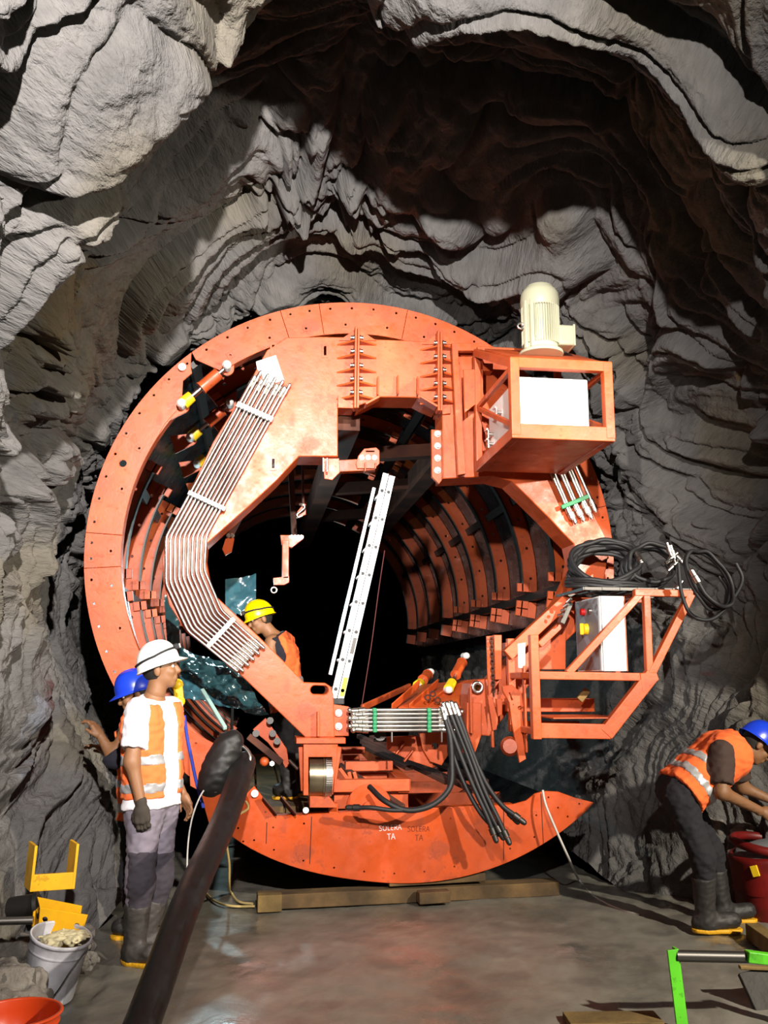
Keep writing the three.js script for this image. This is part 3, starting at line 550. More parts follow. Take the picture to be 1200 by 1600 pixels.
// ---------------------------------------------------------------- pump frame with tank and motor
{
  const zf = -5.72, zb = -6.72, t = thing('motor_frame', 'orange cantilevered steel frame carrying the cream motor and white tank', 'frame');
  const FL0 = U(801, 569, zf), FR0 = U(948, 573, zf), FL1 = U(806, 673, zf), FR1 = U(951, 677, zf);
  const xl = (FL0.x + FL1.x) / 2, xr = (FR0.x + FR1.x) / 2, yt = (FL0.y + FR0.y) / 2, yb = (FL1.y + FR1.y) / 2;
  const BB = U(724, 733, zb), yb2 = BB.y + .02, yt2 = U(717, 546, zb).y;
  const m = (name, a, b, w, h, side, o = M.orange) => part(name, bar(a, b, w, h, side, .006), o, t);
  m('post', V(xl, yb - .04, zf), V(xl, yt + .03, zf), .064, .066); m('post', V(xr, yb - .04, zf), V(xr, yt + .03, zf), .064, .066);
  m('cross_rail', V(xl - .03, yt, zf), V(xr + .03, yt, zf), .072, .06, V(0, 1, 0)); m('cross_rail', V(xl - .03, yb - .01, zf), V(xr + .03, yb - .01, zf), .1, .06, V(0, 1, 0));
  for (const x of [xl, xr]) {
    m('back_post', V(x, yb2, zb), V(x, yt2, zb), .05, .06); m('side_rail', V(x, yt, zf), V(x, yt2 - .02, zb), .055, .06, V(1, 0, 0)); m('side_rail', V(x, yb - .02, zf), V(x, yb2, zb), .055, .08, V(1, 0, 0));
    const mid = V(x, lerp(yb2, yt2, .5), zb); m('brace', mid, V(x, yt - .02, zf), .032, .038); m('brace', mid, V(x, yb + .03, zf), .032, .038);
  }
  m('cross_rail', V(xl, yb2, zb), V(xr, yb2, zb), .05, .06, V(0, 1, 0)); m('cross_rail', V(xl, yt2, zb), V(xr, yt2, zb), .05, .06, V(0, 1, 0));
  // sloping floor sheet, top deck and fixing plate
  part('floor_sheet', bar(V((xl + xr) / 2, yb - .05, zf), V((xl + xr) / 2, yb2 - .02, zb), xr - xl + .05, .01, V(1, 0, 0), 0), M.orange, t);
  part('top_deck', bar(V((xl + xr) / 2, yt + .03, zf), V((xl + xr) / 2, lerp(yt, yt2, .75) + .03, lerp(zf, zb, .75)), xr - xl, .012, V(1, 0, 0), 0), M.orange, t);
  part('fixing_plate', plate([[724, 577], [755, 577], [755, 622], [726, 645]], zb + .02, .02), M.orange, t);
  part('mounting_plate', plate([[706, 536], [764, 537], [764, 548], [716, 548], [728, 740], [716, 742]], zb - .03, .05), M.orange, t);
  for (const z of [zb - .04]) for (const y of [yb2 + .1, yt2 - .1]) part('mounting_arm', bar(V(xl + .1, y, z), V(xl + .1, y, ZP), .08, .1, V(1, 0, 0), .004), M.orange, t);

  // white tank inside
  const k = thing('oil_tank', 'white box tank with small taps inside the orange motor frame', 'tank');
  const a = U(809, 588, zf - .06), b = U(921, 662, zf - .06);
  part('body', box(a.x, b.x, yb + .035, a.y, zf - .06, zf - .85, .01), M.white, k);
  for (const [y, z] of [[.62, -.42], [.34, -.66], [.12, -.66]]) { const p = V(a.x - .0, lerp(yb + .05, a.y, y), zf - .06 + z); part('tap', [cyl(p, p.clone().add(V(-.05, 0, 0)), .012), cyl(p.clone().add(V(-.04, -.03, 0)), p.clone().add(V(-.04, .03, 0)), .01), cyl(p.clone().add(V(-.055, .03, .03)), p.clone().add(V(-.055, .03, -.03)), .008)], M.steel, k, 'bright metal tap'); }

  // electric motor standing upright on the deck
  const e = thing('electric_motor', 'cream finned electric motor standing upright on the orange frame', 'motor');
  const zc = -6.02, c = U(846, 560, zc); c.y = lerp(yt, yt2, (zf - zc) / (zf - zb)) + .036; const top = U(840, 447, zc).y, H = top - c.y, R = .132;
  const L = (pr) => { const g = new THREE.LatheGeometry(pr.map(([r, y]) => new THREE.Vector2(r, y * H)), 40); g.translate(c.x, c.y, c.z); return g; };
  part('base_flange', L([[.001, 0], [R * 1.16, 0], [R * 1.18, .02], [R * 1.16, .05], [R * 1.0, .06], [R * .92, .1], [R * .9, .16]]), M.cream, e);
  part('stator', L([[R * .86, .12], [R * .88, .14], [R * .88, .7], [R * .86, .72]]), M.cream, e);
  const nf = 44; for (let i = 0; i < nf; i++) { const th = i / nf * Math.PI * 2; const ca = Math.cos(th), sa = Math.sin(th); part('fin', bar(V(c.x + ca * R * .93, c.y + .14 * H, c.z + sa * R * .93), V(c.x + ca * R * .93, c.y + .7 * H, c.z + sa * R * .93), .006, R * .2, V(-sa, 0, ca), .002), M.cream, e); }
  for (const th of [2.3, 2.75]) { const ca = Math.cos(th), sa = Math.sin(th); part('tie_bar', bar(V(c.x + ca * R * .98, c.y + .06 * H, c.z + sa * R * .98), V(c.x + ca * R * .98, c.y + .74 * H, c.z + sa * R * .98), .03, .03, V(-sa, 0, ca), .008), M.cream, e); }
  part('fan_cover', L([[R * .98, .66], [R * 1.04, .68], [R * 1.05, .78], [R * 1.02, .86], [R * .9, .92], [R * .76, .95], [R * .72, .98], [R * .6, .995], [.001, 1.0]]), M.cream, e);
  const tb = part('terminal_box', [at(new RoundedBoxGeometry(.13, .15, .15, 2, .02), V(c.x + R * 1.25, c.y + .27 * H, c.z + .0)), at(new RoundedBoxGeometry(.016, .16, .16, 2, .006), V(c.x + R * 1.25 + .058, c.y + .27 * H, c.z))], M.cream, e);
  part('gland', cyl(V(c.x + R * 1.25, c.y + .4 * H, c.z), V(c.x + R * 1.25, c.y + .46 * H, c.z), .014), M.darkSteel, tb);
  part('eye_bolt', [at(new THREE.TorusGeometry(.02, .008, 8, 16), V(c.x - R * 1.2, c.y + .38 * H, c.z + .04)), cyl(V(c.x - R * .9, c.y + .38 * H, c.z + .04), V(c.x - R * 1.08, c.y + .38 * H, c.z + .04), .01)], M.steel, e, 'bright steel lifting eye');
}
// ---------------------------------------------------------------- control frame, cabinet and hose coils
{
  const zf = -6.2, zb = -6.78, t = thing('control_rack', 'orange trussed steel frame with pointed nose holding the control cabinet', 'frame');
  const F = (x, y) => U(x, y, zf), m = (n, a, b, w, h, s) => part(n, bar(a, b, w, h, s), M.orange, t);
  m('post', F(833, 992), F(838, 1155), .06, .066);
  m('bottom_rail', F(832, 1141), F(952, 1143), .1, .056, V(0, 1, 0));
  m('nose_rail', F(945, 1147), F(1018, 1054), .1, .062); m('nose_rail', F(1014, 1058), F(1079, 928), .055, .058);
  m('upright', F(1014, 1052), F(1009, 928), .05, .05); m('top_rail', F(990, 926), F(1081, 928), .05, .055, V(0, 1, 0));
  m('brace', F(1002, 926), F(887, 1052), .05, .046); m('middle_rail', F(836, 1055), F(1012, 1058), .055, .053, V(0, 1, 0));
  part('gusset', plate([[1000, 1052], [1026, 1050], [1030, 1062], [1004, 1082]], zf + .032, .01), M.orange, t);
  const B = (x, y) => { const p = F(x, y); p.z = zb; return p; };
  m('back_post', B(833, 992), B(838, 1150), .055, .055); m('back_rail', B(838, 1105), B(975, 1105), .1, .05, V(0, 1, 0)); m('back_rail', B(836, 1055), B(1012, 1058), .05, .05, V(0, 1, 0)); m('back_rail', B(838, 1143), B(950, 1143), .09, .05, V(0, 1, 0));
  m('back_upright', B(1014, 1052), B(1009, 928), .045, .045); m('back_rail', B(990, 926), B(1060, 927), .045, .045, V(0, 1, 0));
  for (const [x, y] of [[836, 1055], [838, 1143], [950, 1143], [1014, 1056], [1009, 928]]) m('tie', F(x, y), B(x, y), .045, .045, V(1, 0, 0));
  part('tray_sheet', bar(F(920, 1122), B(920, 1122), .5, .008, V(1, 0, 0), 0), M.orange, t);
  m('mounting_arm', B(834, 1010), V(B(834, 1010).x, B(834, 1010).y, ZP), .08, .1); m('mounting_arm', B(838, 1105), V(B(838, 1105).x, B(838, 1105).y, ZP), .08, .1);
  const off = single('timber_offcut', bar(U(905, 1094, -6.5), U(918, 1078, -6.5), .05, .03), M.woodPale, 'pale wood offcut leaning in the control frame', 'wood');

  const c = thing('control_cabinet', 'white metal control cabinet with grey side panel and yellow rotary switch', 'cabinet');
  const a = U(936, 931, -6.28), b = U(980, 1046, -6.28), yb = F(900, 1055).y + .028; const w = b.x - a.x, z1 = -6.78;
  part('body', box(a.x, b.x, yb, a.y, -6.28, z1, .006), M.white, c);
  const pn = part('side_panel', box(a.x - .006, a.x - .001, yb + .012, a.y - .012, -6.3, z1 + .015, .001), M.panelGrey, c, 'grey switch panel');
  const S = (y, z) => V(a.x - .006, lerp(yb, a.y, y), lerp(-6.28, z1, z)), kn = (p, r, l, mat, n, lb) => part(n, [cyl(p, p.clone().add(V(-l, 0, 0)), r, r * .9, 20)], mat, pn, lb);
  const sw = kn(S(.58, .5), .042, .03, M.yellowCap, 'rotary_switch', 'yellow rotary switch'); part('switch_grip', bar(S(.66, .5).add(V(-.04, 0, 0)), S(.5, .5).add(V(-.04, 0, 0)), .03, .018), M.yellowCap, pn, 'yellow switch handle');
  kn(S(.82, .58), .026, .03, M.redPlain, 'push_button', 'red push button'); kn(S(.82, .32), .02, .02, M.steel, 'push_button', 'bright metal push button'); kn(S(.15, .85), .02, .02, M.steel, 'lock', 'bright metal lock');
  part('door_edge', box(a.x + .008, a.x + .014, yb, a.y, -6.279, -6.274, 0), M.panelGrey, c, 'grey door seam');
  const rim = part('red_trim', box(b.x + .001, b.x + .006, yb, a.y, -6.28, -6.3, 0), M.orange, c, 'orange edge strip');
  // fittings fixed to the portal leg beside the cabinet
  const v = thing('valve_block', 'bright metal valve block with handles beside the grey cabinet panel', 'valve');
  part('block', bar(U(876, 975, -6.6), U(890, 942, -6.6), .04, .08), M.darkSteel, v); for (let i = 0; i < 4; i++) part('handle', cyl(U(872 + i * 5, 962 - i * 7, -6.55), U(880 + i * 4, 960 - i * 8, -6.5), .012, .012, 8), M.steel, v, 'bright handle');
  // support arm carrying cabinet foot from the portal leg
  const s = thing('stay_beam', 'sloping orange beam rising along the right portal leg beside the control frame', 'beam');
  part('beam', bar(U(792, 1024, -6.72), U(888, 934, -6.72), .09, .08), M.orange, s); part('brace', bar(U(842, 1008, -6.7), U(880, 972, -6.7), .05, .05), M.orange, s); part('web', plate([[842, 1012], [884, 974], [884, 1046], [842, 1046]], -6.79, .012), M.orange, s);
}
// coiled hoses on the control frame and loops hanging off its nose
{
  const r5 = rng(101);
  const coil = (name, label, c, rx, ry, rz, turns, r, tilt, wob, seg = 200) => {
    const pts = []; const q = new THREE.Quaternion().setFromEuler(new THREE.Euler(...tilt));
    for (let i = 0; i <= turns * 14; i++) { const a = i / 14 * Math.PI * 2; const w = 1 + wob * (r5() - .5); pts.push(V(Math.cos(a) * rx * w, (i / (turns * 14) - .5) * ry + (r5() - .5) * .02, Math.sin(a) * rz * w).applyQuaternion(q).add(c)); }
    const t = thing(name, label, 'hose', 'hose coils on the control frame'); part('hose', tube(pts, r, seg, 7), M.rubber, t);
    const e = pts[pts.length - 1], e0 = pts[pts.length - 2]; part('coupling', fitting(e, e.clone().sub(e0), .017), M.steel, t, 'bright metal coupling'); return t;
  };
  coil('hose_coil', 'thick coil of black hose heaped on top of the grey control cabinet', U(945, 884, -6.5), .25, .15, .2, 9, .018, [.9, .1, .15], .2, 520);
  coil('hose_coil', 'flat coil of black hose lying under the heap on the cabinet', U(950, 912, -6.5), .3, .06, .2, 4, .017, [.12, 0, -.04], .12, 260);
  coil('hose_coil', 'upright coil of black hose leaning beside the bright couplings', U(1015, 884, -6.45), .2, .12, .15, 4, .016, [1.25, .3, -.1], .12, 260);
  coil('hose_coil', 'slack black hose loops hanging off the pointed nose of the frame', U(1108, 905, -6.0), .18, .08, .22, 2.5, .014, [1.35, .4, -.35], .12, 200);
  const lt = thing('hose', 'single slack black hose drooping below the nose loops', 'hose'); part('hose', tube([[1060, 880, -6.2], [1066, 930, -6.15], [1082, 962, -6.1], [1110, 968, -6.05], [1142, 940, -6.0], [1160, 905, -5.95], [1150, 880, -5.95]].map(a => U(...a)), .014, 70, 7), M.rubber, lt);
  for (const [x0, y0, x1, y1] of [[1042, 848, 1050, 872], [1048, 852, 1056, 880], [1040, 880, 1058, 864], [1044, 892, 1060, 876], [1050, 930, 1066, 908]]) { const k = thing('hose_coupling', 'bright steel hose coupling sticking out of the coils', 'coupling', 'bright couplings on the hose coils'); part('nut', cyl(U(x0, y0, -6.25), U(x1, y1, -6.25), .014, .014, 6), M.steel, k); part('collar', cyl(U(lerp(x0, x1, .3), lerp(y0, y1, .3), -6.25), U(lerp(x0, x1, .6), lerp(y0, y1, .6), -6.25), .021, .021, 6), M.steel, k); }
  // the heap rests on a grating over the cabinet
  const g = thing('hose_grating', 'dark steel grating under the hose heap on the control frame', 'grating'); const y = U(950, 922, -6.3).y; for (let i = 0; i < 7; i++) part('bar', bar(V(2.3 + i * .13, y, -6.2), V(2.3 + i * .13, y, -6.8), .02, .02, V(1, 0, 0), 0), M.darkSteel, g); for (const z of [-6.22, -6.78]) part('rail', bar(V(2.28, y, z), V(3.1, y, z), .02, .03, V(0, 1, 0), 0), M.darkSteel, g);
}
// ---------------------------------------------------------------- travelling chassis between the portal feet
{
  const t = thing('wheel_bogie', 'orange bogie block with a bare steel flanged wheel under the left portal foot', 'bogie');
  const z = -6.9; part('head_plate', plate([[463, 1153], [540, 1153], [540, 1162], [463, 1162]], z + .1, .3), M.orange, t);
  part('yoke', plate([[474, 1162], [528, 1162], [526, 1190], [519, 1243], [519, 1183], [482, 1183], [482, 1243], [474, 1243]], z + .08, .24), M.orange, t);
  part('side_wing', plate([[466, 1166], [473, 1166], [473, 1236], [470, 1236]], z + .02, .03), M.orange, t); part('side_wing', plate([[527, 1166], [534, 1168], [524, 1232], [521, 1240]], z + .04, .12), M.orange, t);
  const a = U(482, 1213, z), b = U(519, 1213, z), r = .145, c = V(0, a.y, z - .05); const P = f => V(lerp(a.x, b.x, f), c.y, c.z);
  const wh = part('wheel', [cyl(P(.02), P(.62), r, r, 48), cyl(P(.6), P(.68), r * 1.06, r * 1.06, 48)], M.steel, t, 'bare turned steel wheel');
  wh.material = std({ color: 0xb9a98c, metalness: .95, roughness: .3, map: tGrime });
  part('gear_rim', [cyl(P(.7), P(.98), r * .98, r * .98, 48), ...[...Array(56)].map((_, i) => { const th = i / 56 * Math.PI * 2; return bar(V(P(.72).x, c.y + Math.cos(th) * r, c.z + Math.sin(th) * r), V(P(.98).x, c.y + Math.cos(th) * r, c.z + Math.sin(th) * r), .008, .01, V(0, Math.cos(th), Math.sin(th)), 0); })], M.steel, wh, 'toothed bright rim');
  part('rail_block', plate([[484, 1244], [514, 1244], [528, 1262], [484, 1262]], z, .2), M.orange, t);
  // cross beams stepping back into the form
  const u = thing('chassis_frame', 'orange ladder frame of cross beams between the portal feet', 'chassis');
  const xb = (x0, x1, y0, y1, z, d) => { const p = U(x0, y0, z), q = U(x1, y1, z); part('cross_beam', box(p.x, q.x, p.y, q.y, z, z - d, .004), M.orange, u); };
  xb(518, 640, 1219, 1236, -7.12, .1); xb(522, 638, 1240, 1262, -7.2, .08); xb(540, 614, 1190, 1204, -7.5, .1); xb(545, 605, 1207, 1222, -7.65, .08); xb(534, 570, 1168, 1178, -7.9, .1); xb(536, 562, 1180, 1189, -8.05, .08);
  for (const [x0, y0, x1, y1] of [[530, 1200, 545, 1220], [545, 1206, 548, 1220], [553, 1206, 557, 1220]]) part('strut', bar(U(x0, y0, -7.4), U(x1, y1, -7.4), .03, .03), M.orange, u);
  for (const x of [520, 632]) { const p = U(x, 1228, -7.15); part('side_beam', bar(p, V(p.x, p.y + .1, -9.5), .1, .1, V(1, 0, 0), .004), M.orange, u); }
  // centre block with brackets under the pipe bundle
  part('centre_block', plate([[605, 1152], [652, 1150], [678, 1165], [676, 1200], [640, 1188], [606, 1172]], -7.3, .1), M.orange, u); part('bracket', plate([[655, 1146], [698, 1144], [700, 1180], [690, 1196], [672, 1190], [660, 1170]], -7.25, .05, [[680, 1166, .03]]), M.orange, u);
  for (const [x, y] of [[632, 1160], [645, 1172]]) part('rib', bar(U(x, y, -7.28), U(x - 14, y + 18, -7.28), .014, .05), M.orange, u);
  const w = thing('guide_disc', 'orange round disc standing behind the edge of the bottom section', 'wheel'); const dc = U(577, 1262, -7.1); part('disc', [cyl(dc.clone().add(V(0, 0, -.03)), dc.clone().add(V(0, 0, .0)), .17, .17, 40)], M.orangeDeep, w); part('hub', cyl(dc.clone(), dc.clone().add(V(0, 0, .03)), .05, .05, 20), M.orangeDeep, w);
  // right foot: lug post, base and side plates
  const f = thing('portal_foot', 'orange foot post with round eye under the right portal leg', 'foot');
  part('post', plate([[730, 1098], [752, 1098], [752, 1150], [742, 1178], [728, 1178]], -6.83, .14), M.orange, f); part('rib', bar(U(734, 1074, -6.8), U(735, 1146, -6.8), .014, .08), M.orange, f); part('eye', [new THREE.TorusGeometry(.035, .014, 8, 20).translate(...U(746, 1074, -6.85).toArray())], M.steel, f, 'bright steel eye');
  // lower right side panel of the formwork, folded down inside the bore
  const lp = thing('folded_side_panel', 'sloping ribbed orange panel of the formwork behind the level pipe bundle', 'formwork');
  const quad = (pp, z0, z1, t_) => { const [A, B, C, D] = pp; const g = new THREE.BufferGeometry(); const n = B.clone().sub(A).cross(D.clone().sub(A)).normalize().multiplyScalar(t_); const P_ = [A, B, C, D, ...[A, B, C, D].map(p => p.clone().sub(n))]; const id = [0, 1, 2, 0, 2, 3, 4, 6, 5, 4, 7, 6, 0, 4, 5, 0, 5, 1, 1, 5, 6, 1, 6, 2, 2, 6, 7, 2, 7, 3, 3, 7, 4, 3, 4, 0]; g.setAttribute('position', new THREE.Float32BufferAttribute(id.flatMap(k => [P_[k].x, P_[k].y, P_[k].z]), 3)); g.computeVertexNormals(); return g; };
  part('sheet', quad([U(622, 1106, -7.4), U(732, 1104, -7.2), U(732, 1062, -7.8), U(640, 1072, -9)], 0, 0, .012), M.orange, lp);
  for (const k of [0, .35, .7]) { const a_ = U(lerp(612, 690, k), 1106, -7.35), b_ = U(lerp(655, 738, k), lerp(1068, 1064, k), -7.75); part('rib', bar(a_, b_, .014, .07), M.orange, lp); }
  part('rib', bar(U(566, 1106, -7.5), U(640, 1072, -8.9), .03, .05), M.orange, lp);
  for (const [x, y] of [[668, 1090], [676, 1084], [684, 1094]]) part('hole_rim', new THREE.TorusGeometry(.02, .006, 6, 14).translate(...U(x, y, -7.28).toArray()), M.rustAndShade, lp);
  screwJack(U(727, 1025, -7.9), U(700, 1078, -7.5), 'orange screw jack with yellow end eye standing on the sloping right panel', 'screw jacks on the right panel', .85);
  screwJack(U(672, 1050, -9.2), U(652, 1072, -8.8), 'darker screw jack with yellow end eye further back on the sloping right panel', 'screw jacks on the right panel', 1);
  // chain post and levers
  const cp = thing('chain_post', 'orange channel post hung with a rusty chain beside the right portal leg', 'post');
  part('post', [plate([[760, 994], [783, 992], [784, 1060], [764, 1088], [762, 1060]], -6.6, .015), plate([[772, 992], [784, 992], [784, 1062], [774, 1062]], -6.55, .06)], M.orange, cp);
  for (let i = 0; i < 16; i++) { const g = new THREE.TorusGeometry(.012, .0042, 6, 12); g.scale(1, 1.5, 1); if (i % 2) g.rotateY(Math.PI / 2); part('chain_link', at(g, U(768 + .2 * i, 1000 + i * 5.6, -6.565)), M.rustAndShade, cp, 'rusty chain link'); }
  part('shoe', plate([[762, 1088], [770, 1090], [778, 1124], [776, 1140], [770, 1142]], -6.62, .04), M.orange, cp); part('side_shoe', plate([[776, 1092], [785, 1092], [785, 1116], [778, 1120]], -6.66, .04), M.orange, cp); part('tip', bar(U(769, 1142, -6.63), U(770, 1168, -6.63), .02, .03), M.orange, cp);
  const lv = thing('curved_lever', 'orange curved lever plate with slots hanging left of the control frame', 'lever');
  part('lever', plate([[785, 1072], [800, 1070], [815, 1082], [818, 1104], [812, 1108], [815, 1130], [820, 1160], [822, 1186], [812, 1192], [808, 1172], [800, 1130], [796, 1098], [786, 1080]], -6.5, .03, [[[794, 1082], [797, 1081], [803, 1094], [799, 1096]], [802, 1101, .007], [812, 1106, .018]]), M.orange, lv); part('edge', bar(U(818, 1040, -6.48), U(822, 1176, -6.48), .016, .05), M.orange, lv); part('pivot', cyl(U(797, 1166, -6.6), U(797, 1166, -6.5), .07, .05, 20), M.orange, lv);
  // loose timbers and rusty rods lying lengthways on the chassis
  const rods = [[[560, 1150, -8.6], [742, 1236, -7.15]], [[566, 1158, -8.5], [700, 1222, -7.3]], [[570, 1166, -8.3], [640, 1200, -7.5]], [[530, 1196, -7.6], [630, 1262, -7.02]], [[580, 1152, -8.8], [760, 1222, -7.3]]];
  rods.forEach(([a_, b_], i) => single('rusty_bar', bar(U(...a_), U(...b_), .045 + .01 * (i % 3), .04, V(1, 0, 0), .006), M.rustAndShade, 'dark rusty steel bar lying across the chassis beams', 'bar', 'rusty bars on the chassis'));
  const cn = thing('cable_drum', 'small dark clamp drum under the level pipe bundle', 'drum'); part('drum', cyl(U(594, 1148, -7.1), U(594, 1148, -6.98), .045, .045, 20), M.darkSteel, cn); part('bracket', bar(U(584, 1156, -7.1), U(604, 1156, -7.1), .03, .03, V(0, 1, 0)), M.darkSteel, cn);
  // jumbled gear behind the black pole: cylinder, pins, curved lever
  const gl = thing('side_panel_actuator', 'orange actuator lever with grey pins below the left portal arm', 'actuator');
  part('lever', plate([[395, 1140], [415, 1122], [432, 1146], [448, 1170], [452, 1196], [446, 1200], [436, 1182], [418, 1160], [406, 1150]], -7.2, .05), M.orange, gl); part('bar', bar(U(388, 1150, -7.15), U(440, 1192, -7.15), .05, .05), M.rustAndShade, gl, 'rusty bar'); for (const [x, y] of [[400, 1146], [426, 1146], [422, 1126], [433, 1158]]) part('pin', cyl(U(x, y, -7.25), U(x, y, -7.12), .026, .026, 14), M.darkSteel, gl, 'grey steel pin'); part('boss', ball(U(413, 1190, -7.15), .035, 16), M.orange, gl); part('nut', cyl(U(425, 1193, -7.15), U(425, 1193, -7.1), .02, .02, 6), M.steel, gl, 'bright nut'); part('rod', cyl(U(452, 1188, -7.1), U(466, 1202, -7.05), .012), M.steel, gl, 'bright rod');
  const dp = single('steel_channel', [bar(U(410, 1248, -7.02), U(432, 1274, -6.99), .012, .2), bar(U(438, 1246, -7.02), U(462, 1274, -6.99), .012, .2)], M.rustAndShade, 'dark steel channel lying in the corner of the bottom section', 'channel');
}
// hidden walkway the man with the yellow helmet stands on
const deckY = .62;
{
  const t = thing('walkway', 'dark plank walkway inside the formwork', 'walkway');
  for (let i = 0; i < 4; i++) part('plank', box(-.15 + i * .22, .05 + i * .22, deckY - .05, deckY, -7.6, -12.5, .004), M.wood, t);
  for (const z of [-7.8, -9.5, -12]) part('bearer', box(-.2, .8, deckY - .13, deckY - .05, z, z - .1, .004), M.wood, t);
}
// ladder leaning in the portal
{
  const t = thing('ladder', 'bright aluminium extension ladder leaning inside the portal', 'ladder');
  const z = -7.22, A = U(526, 1094, z), B = U(608, 741, z), d = B.clone().sub(A), L = d.length(); d.normalize(); const s = V(d.y, -d.x, 0); // s: across the stile, to the right
  const dz = -.36;
  const stile = (o, zz, f0, f1, w) => part('stile', [bar(A.clone().addScaledVector(d, f0 * L).addScaledVector(s, o).add(V(0, 0, zz)), A.clone().addScaledVector(d, f1 * L).addScaledVector(s, o).add(V(0, 0, zz)), w, .022, s.clone(), .004)], M.alu, t);
  stile(-.027, 0, 0, 1, .05); stile(.027, .004, 0, .995, .05); stile(-.065, dz, .1, .97, .03);
  const tags_ = [];
  for (let i = 0; i < 8; i++) { const f = (i + .35) / 8; for (const o of [-.027, .027]) { const p = A.clone().addScaledVector(d, f * L).addScaledVector(s, o); part('rung', cyl(p.clone().add(V(0, 0, -.01)), p.clone().add(V(0, 0, dz)), .014, .014, 12), M.alu, t); part('rung_end', cyl(p.clone().add(V(0, 0, .008)), p.clone().add(V(0, 0, .0175)), .0145, .0145, 12), M.black, t, 'dark hollow rung end'); } }
  const y0 = A.clone().addScaledVector(d, .02 * L).addScaledVector(s, .03), y1 = A.clone().addScaledVector(d, .1 * L).addScaledVector(s, .03); part('sticker', bar(y0.add(V(0, 0, .016)), y1.add(V(0, 0, .016)), .035, .003, s.clone(), 0), std({ color: 0xd8e020, roughness: .5 }), t, 'yellow sticker');
  const k0 = A.clone().addScaledVector(d, .2 * L).addScaledVector(s, .03).add(V(0, 0, .016)), k1 = A.clone().addScaledVector(d, .27 * L).addScaledVector(s, .03).add(V(0, 0, .016)); part('nameplate', bar(k0, k1, .03, .003, s.clone(), 0), M.darkSteel, t, 'dark nameplate');
  part('foot', at(new RoundedBoxGeometry(.12, .05, .05, 1, .01), A.clone().add(V(0, -.01, 0))), M.black, t);
  single('cable', tube([U(601, 860, -7.3), U(592, 920, -7.28), U(580, 1010, -7.25), U(565, 1104, -7.2)], .004, 30, 6), std({ color: 0x4a100c, roughness: .7 }), 'thin dark red cable hanging beside the ladder', 'cable');
}
// ---------------------------------------------------------------- people: distance fields meshed with surface nets
function surfaceNets(f, mn, mx, h) {
  const nx = Math.ceil((mx.x - mn.x) / h) + 2, ny = Math.ceil((mx.y - mn.y) / h) + 2, nz = Math.ceil((mx.z - mn.z) / h) + 2;
  const F = new Float32Array(nx * ny * nz), id = (i, j, k) => (k * ny + j) * nx + i;
  const B = 4; // skip blocks that are far from the surface
  for (let k0 = 0; k0 < nz; k0 += B) for (let j0 = 0; j0 < ny; j0 += B) for (let i0 = 0; i0 < nx; i0 += B) {
    const ic = Math.min(B, nx - i0), jc = Math.min(B, ny - j0), kc = Math.min(B, nz - k0);
    const c = f(mn.x + (i0 + ic / 2) * h, mn.y + (j0 + jc / 2) * h, mn.z + (k0 + kc / 2) * h); const far = Math.abs(c) > h * B * 1.6 + .02;
    for (let k = k0; k < k0 + kc; k++) for (let j = j0; j < j0 + jc; j++) for (let i = i0; i < i0 + ic; i++) F[id(i, j, k)] = far ? c : f(mn.x + i * h, mn.y + j * h, mn.z + k * h);
  }
  const vid = new Int32Array(nx * ny * nz).fill(-1), pos = [], idx = [];
  const ed = [[0, 1], [0, 2], [0, 4], [1, 3], [1, 5], [2, 3], [2, 6], [3, 7], [4, 5], [4, 6], [5, 7], [6, 7]];
  for (let k = 0; k < nz - 1; k++) for (let j = 0; j < ny - 1; j++) for (let i = 0; i < nx - 1; i++) {
    let m = 0; const v = []; for (let c = 0; c < 8; c++) { const q = F[id(i + (c & 1), j + ((c >> 1) & 1), k + (c >> 2))]; v.push(q); if (q < 0) m |= 1 << c; }
    if (m === 0 || m === 255) continue; let x = 0, y = 0, z = 0, n = 0;
    for (const [a, b] of ed) { if (((m >> a) & 1) === ((m >> b) & 1)) continue; const t = v[a] / (v[a] - v[b]); x += (a & 1) + t * ((b & 1) - (a & 1)); y += ((a >> 1) & 1) + t * (((b >> 1) & 1) - ((a >> 1) & 1)); z += (a >> 2) + t * ((b >> 2) - (a >> 2)); n++; }
    vid[id(i, j, k)] = pos.length / 3; pos.push(mn.x + (i + x / n) * h, mn.y + (j + y / n) * h, mn.z + (k + z / n) * h);
  }
  for (let k = 1; k < nz - 1; k++) for (let j = 1; j < ny - 1; j++) for (let i = 1; i < nx - 1; i++) {
    const a = F[id(i, j, k)] < 0;
    const q = (b, c0, c1, c2, c3) => { if (a === b) return; if (a) idx.push(c0, c1, c2, c0, c2, c3); else idx.push(c0, c2, c1, c0, c3, c2); };
    q(F[id(i + 1, j, k)] < 0, vid[id(i, j - 1, k - 1)], vid[id(i, j, k - 1)], vid[id(i, j, k)], vid[id(i, j - 1, k)]);
    q(F[id(i, j + 1, k)] < 0, vid[id(i - 1, j, k - 1)], vid[id(i - 1, j, k)], vid[id(i, j, k)], vid[id(i, j, k - 1)]);
    q(F[id(i, j, k + 1)] < 0, vid[id(i - 1, j - 1, k)], vid[id(i, j - 1, k)], vid[id(i, j, k)], vid[id(i - 1, j, k)]);
  }
  const g = new THREE.BufferGeometry(); g.setAttribute('position', new THREE.Float32BufferAttribute(pos, 3)); g.setIndex(idx.filter((_, i) => { const t = i - i % 3; return idx[t] >= 0 && idx[t + 1] >= 0 && idx[t + 2] >= 0; })); g.computeVertexNormals(); return g;
}
const smin = (a, b, k) => { const h = Math.max(k - Math.abs(a - b), 0) / k; return Math.min(a, b) - h * h * k * .25; };
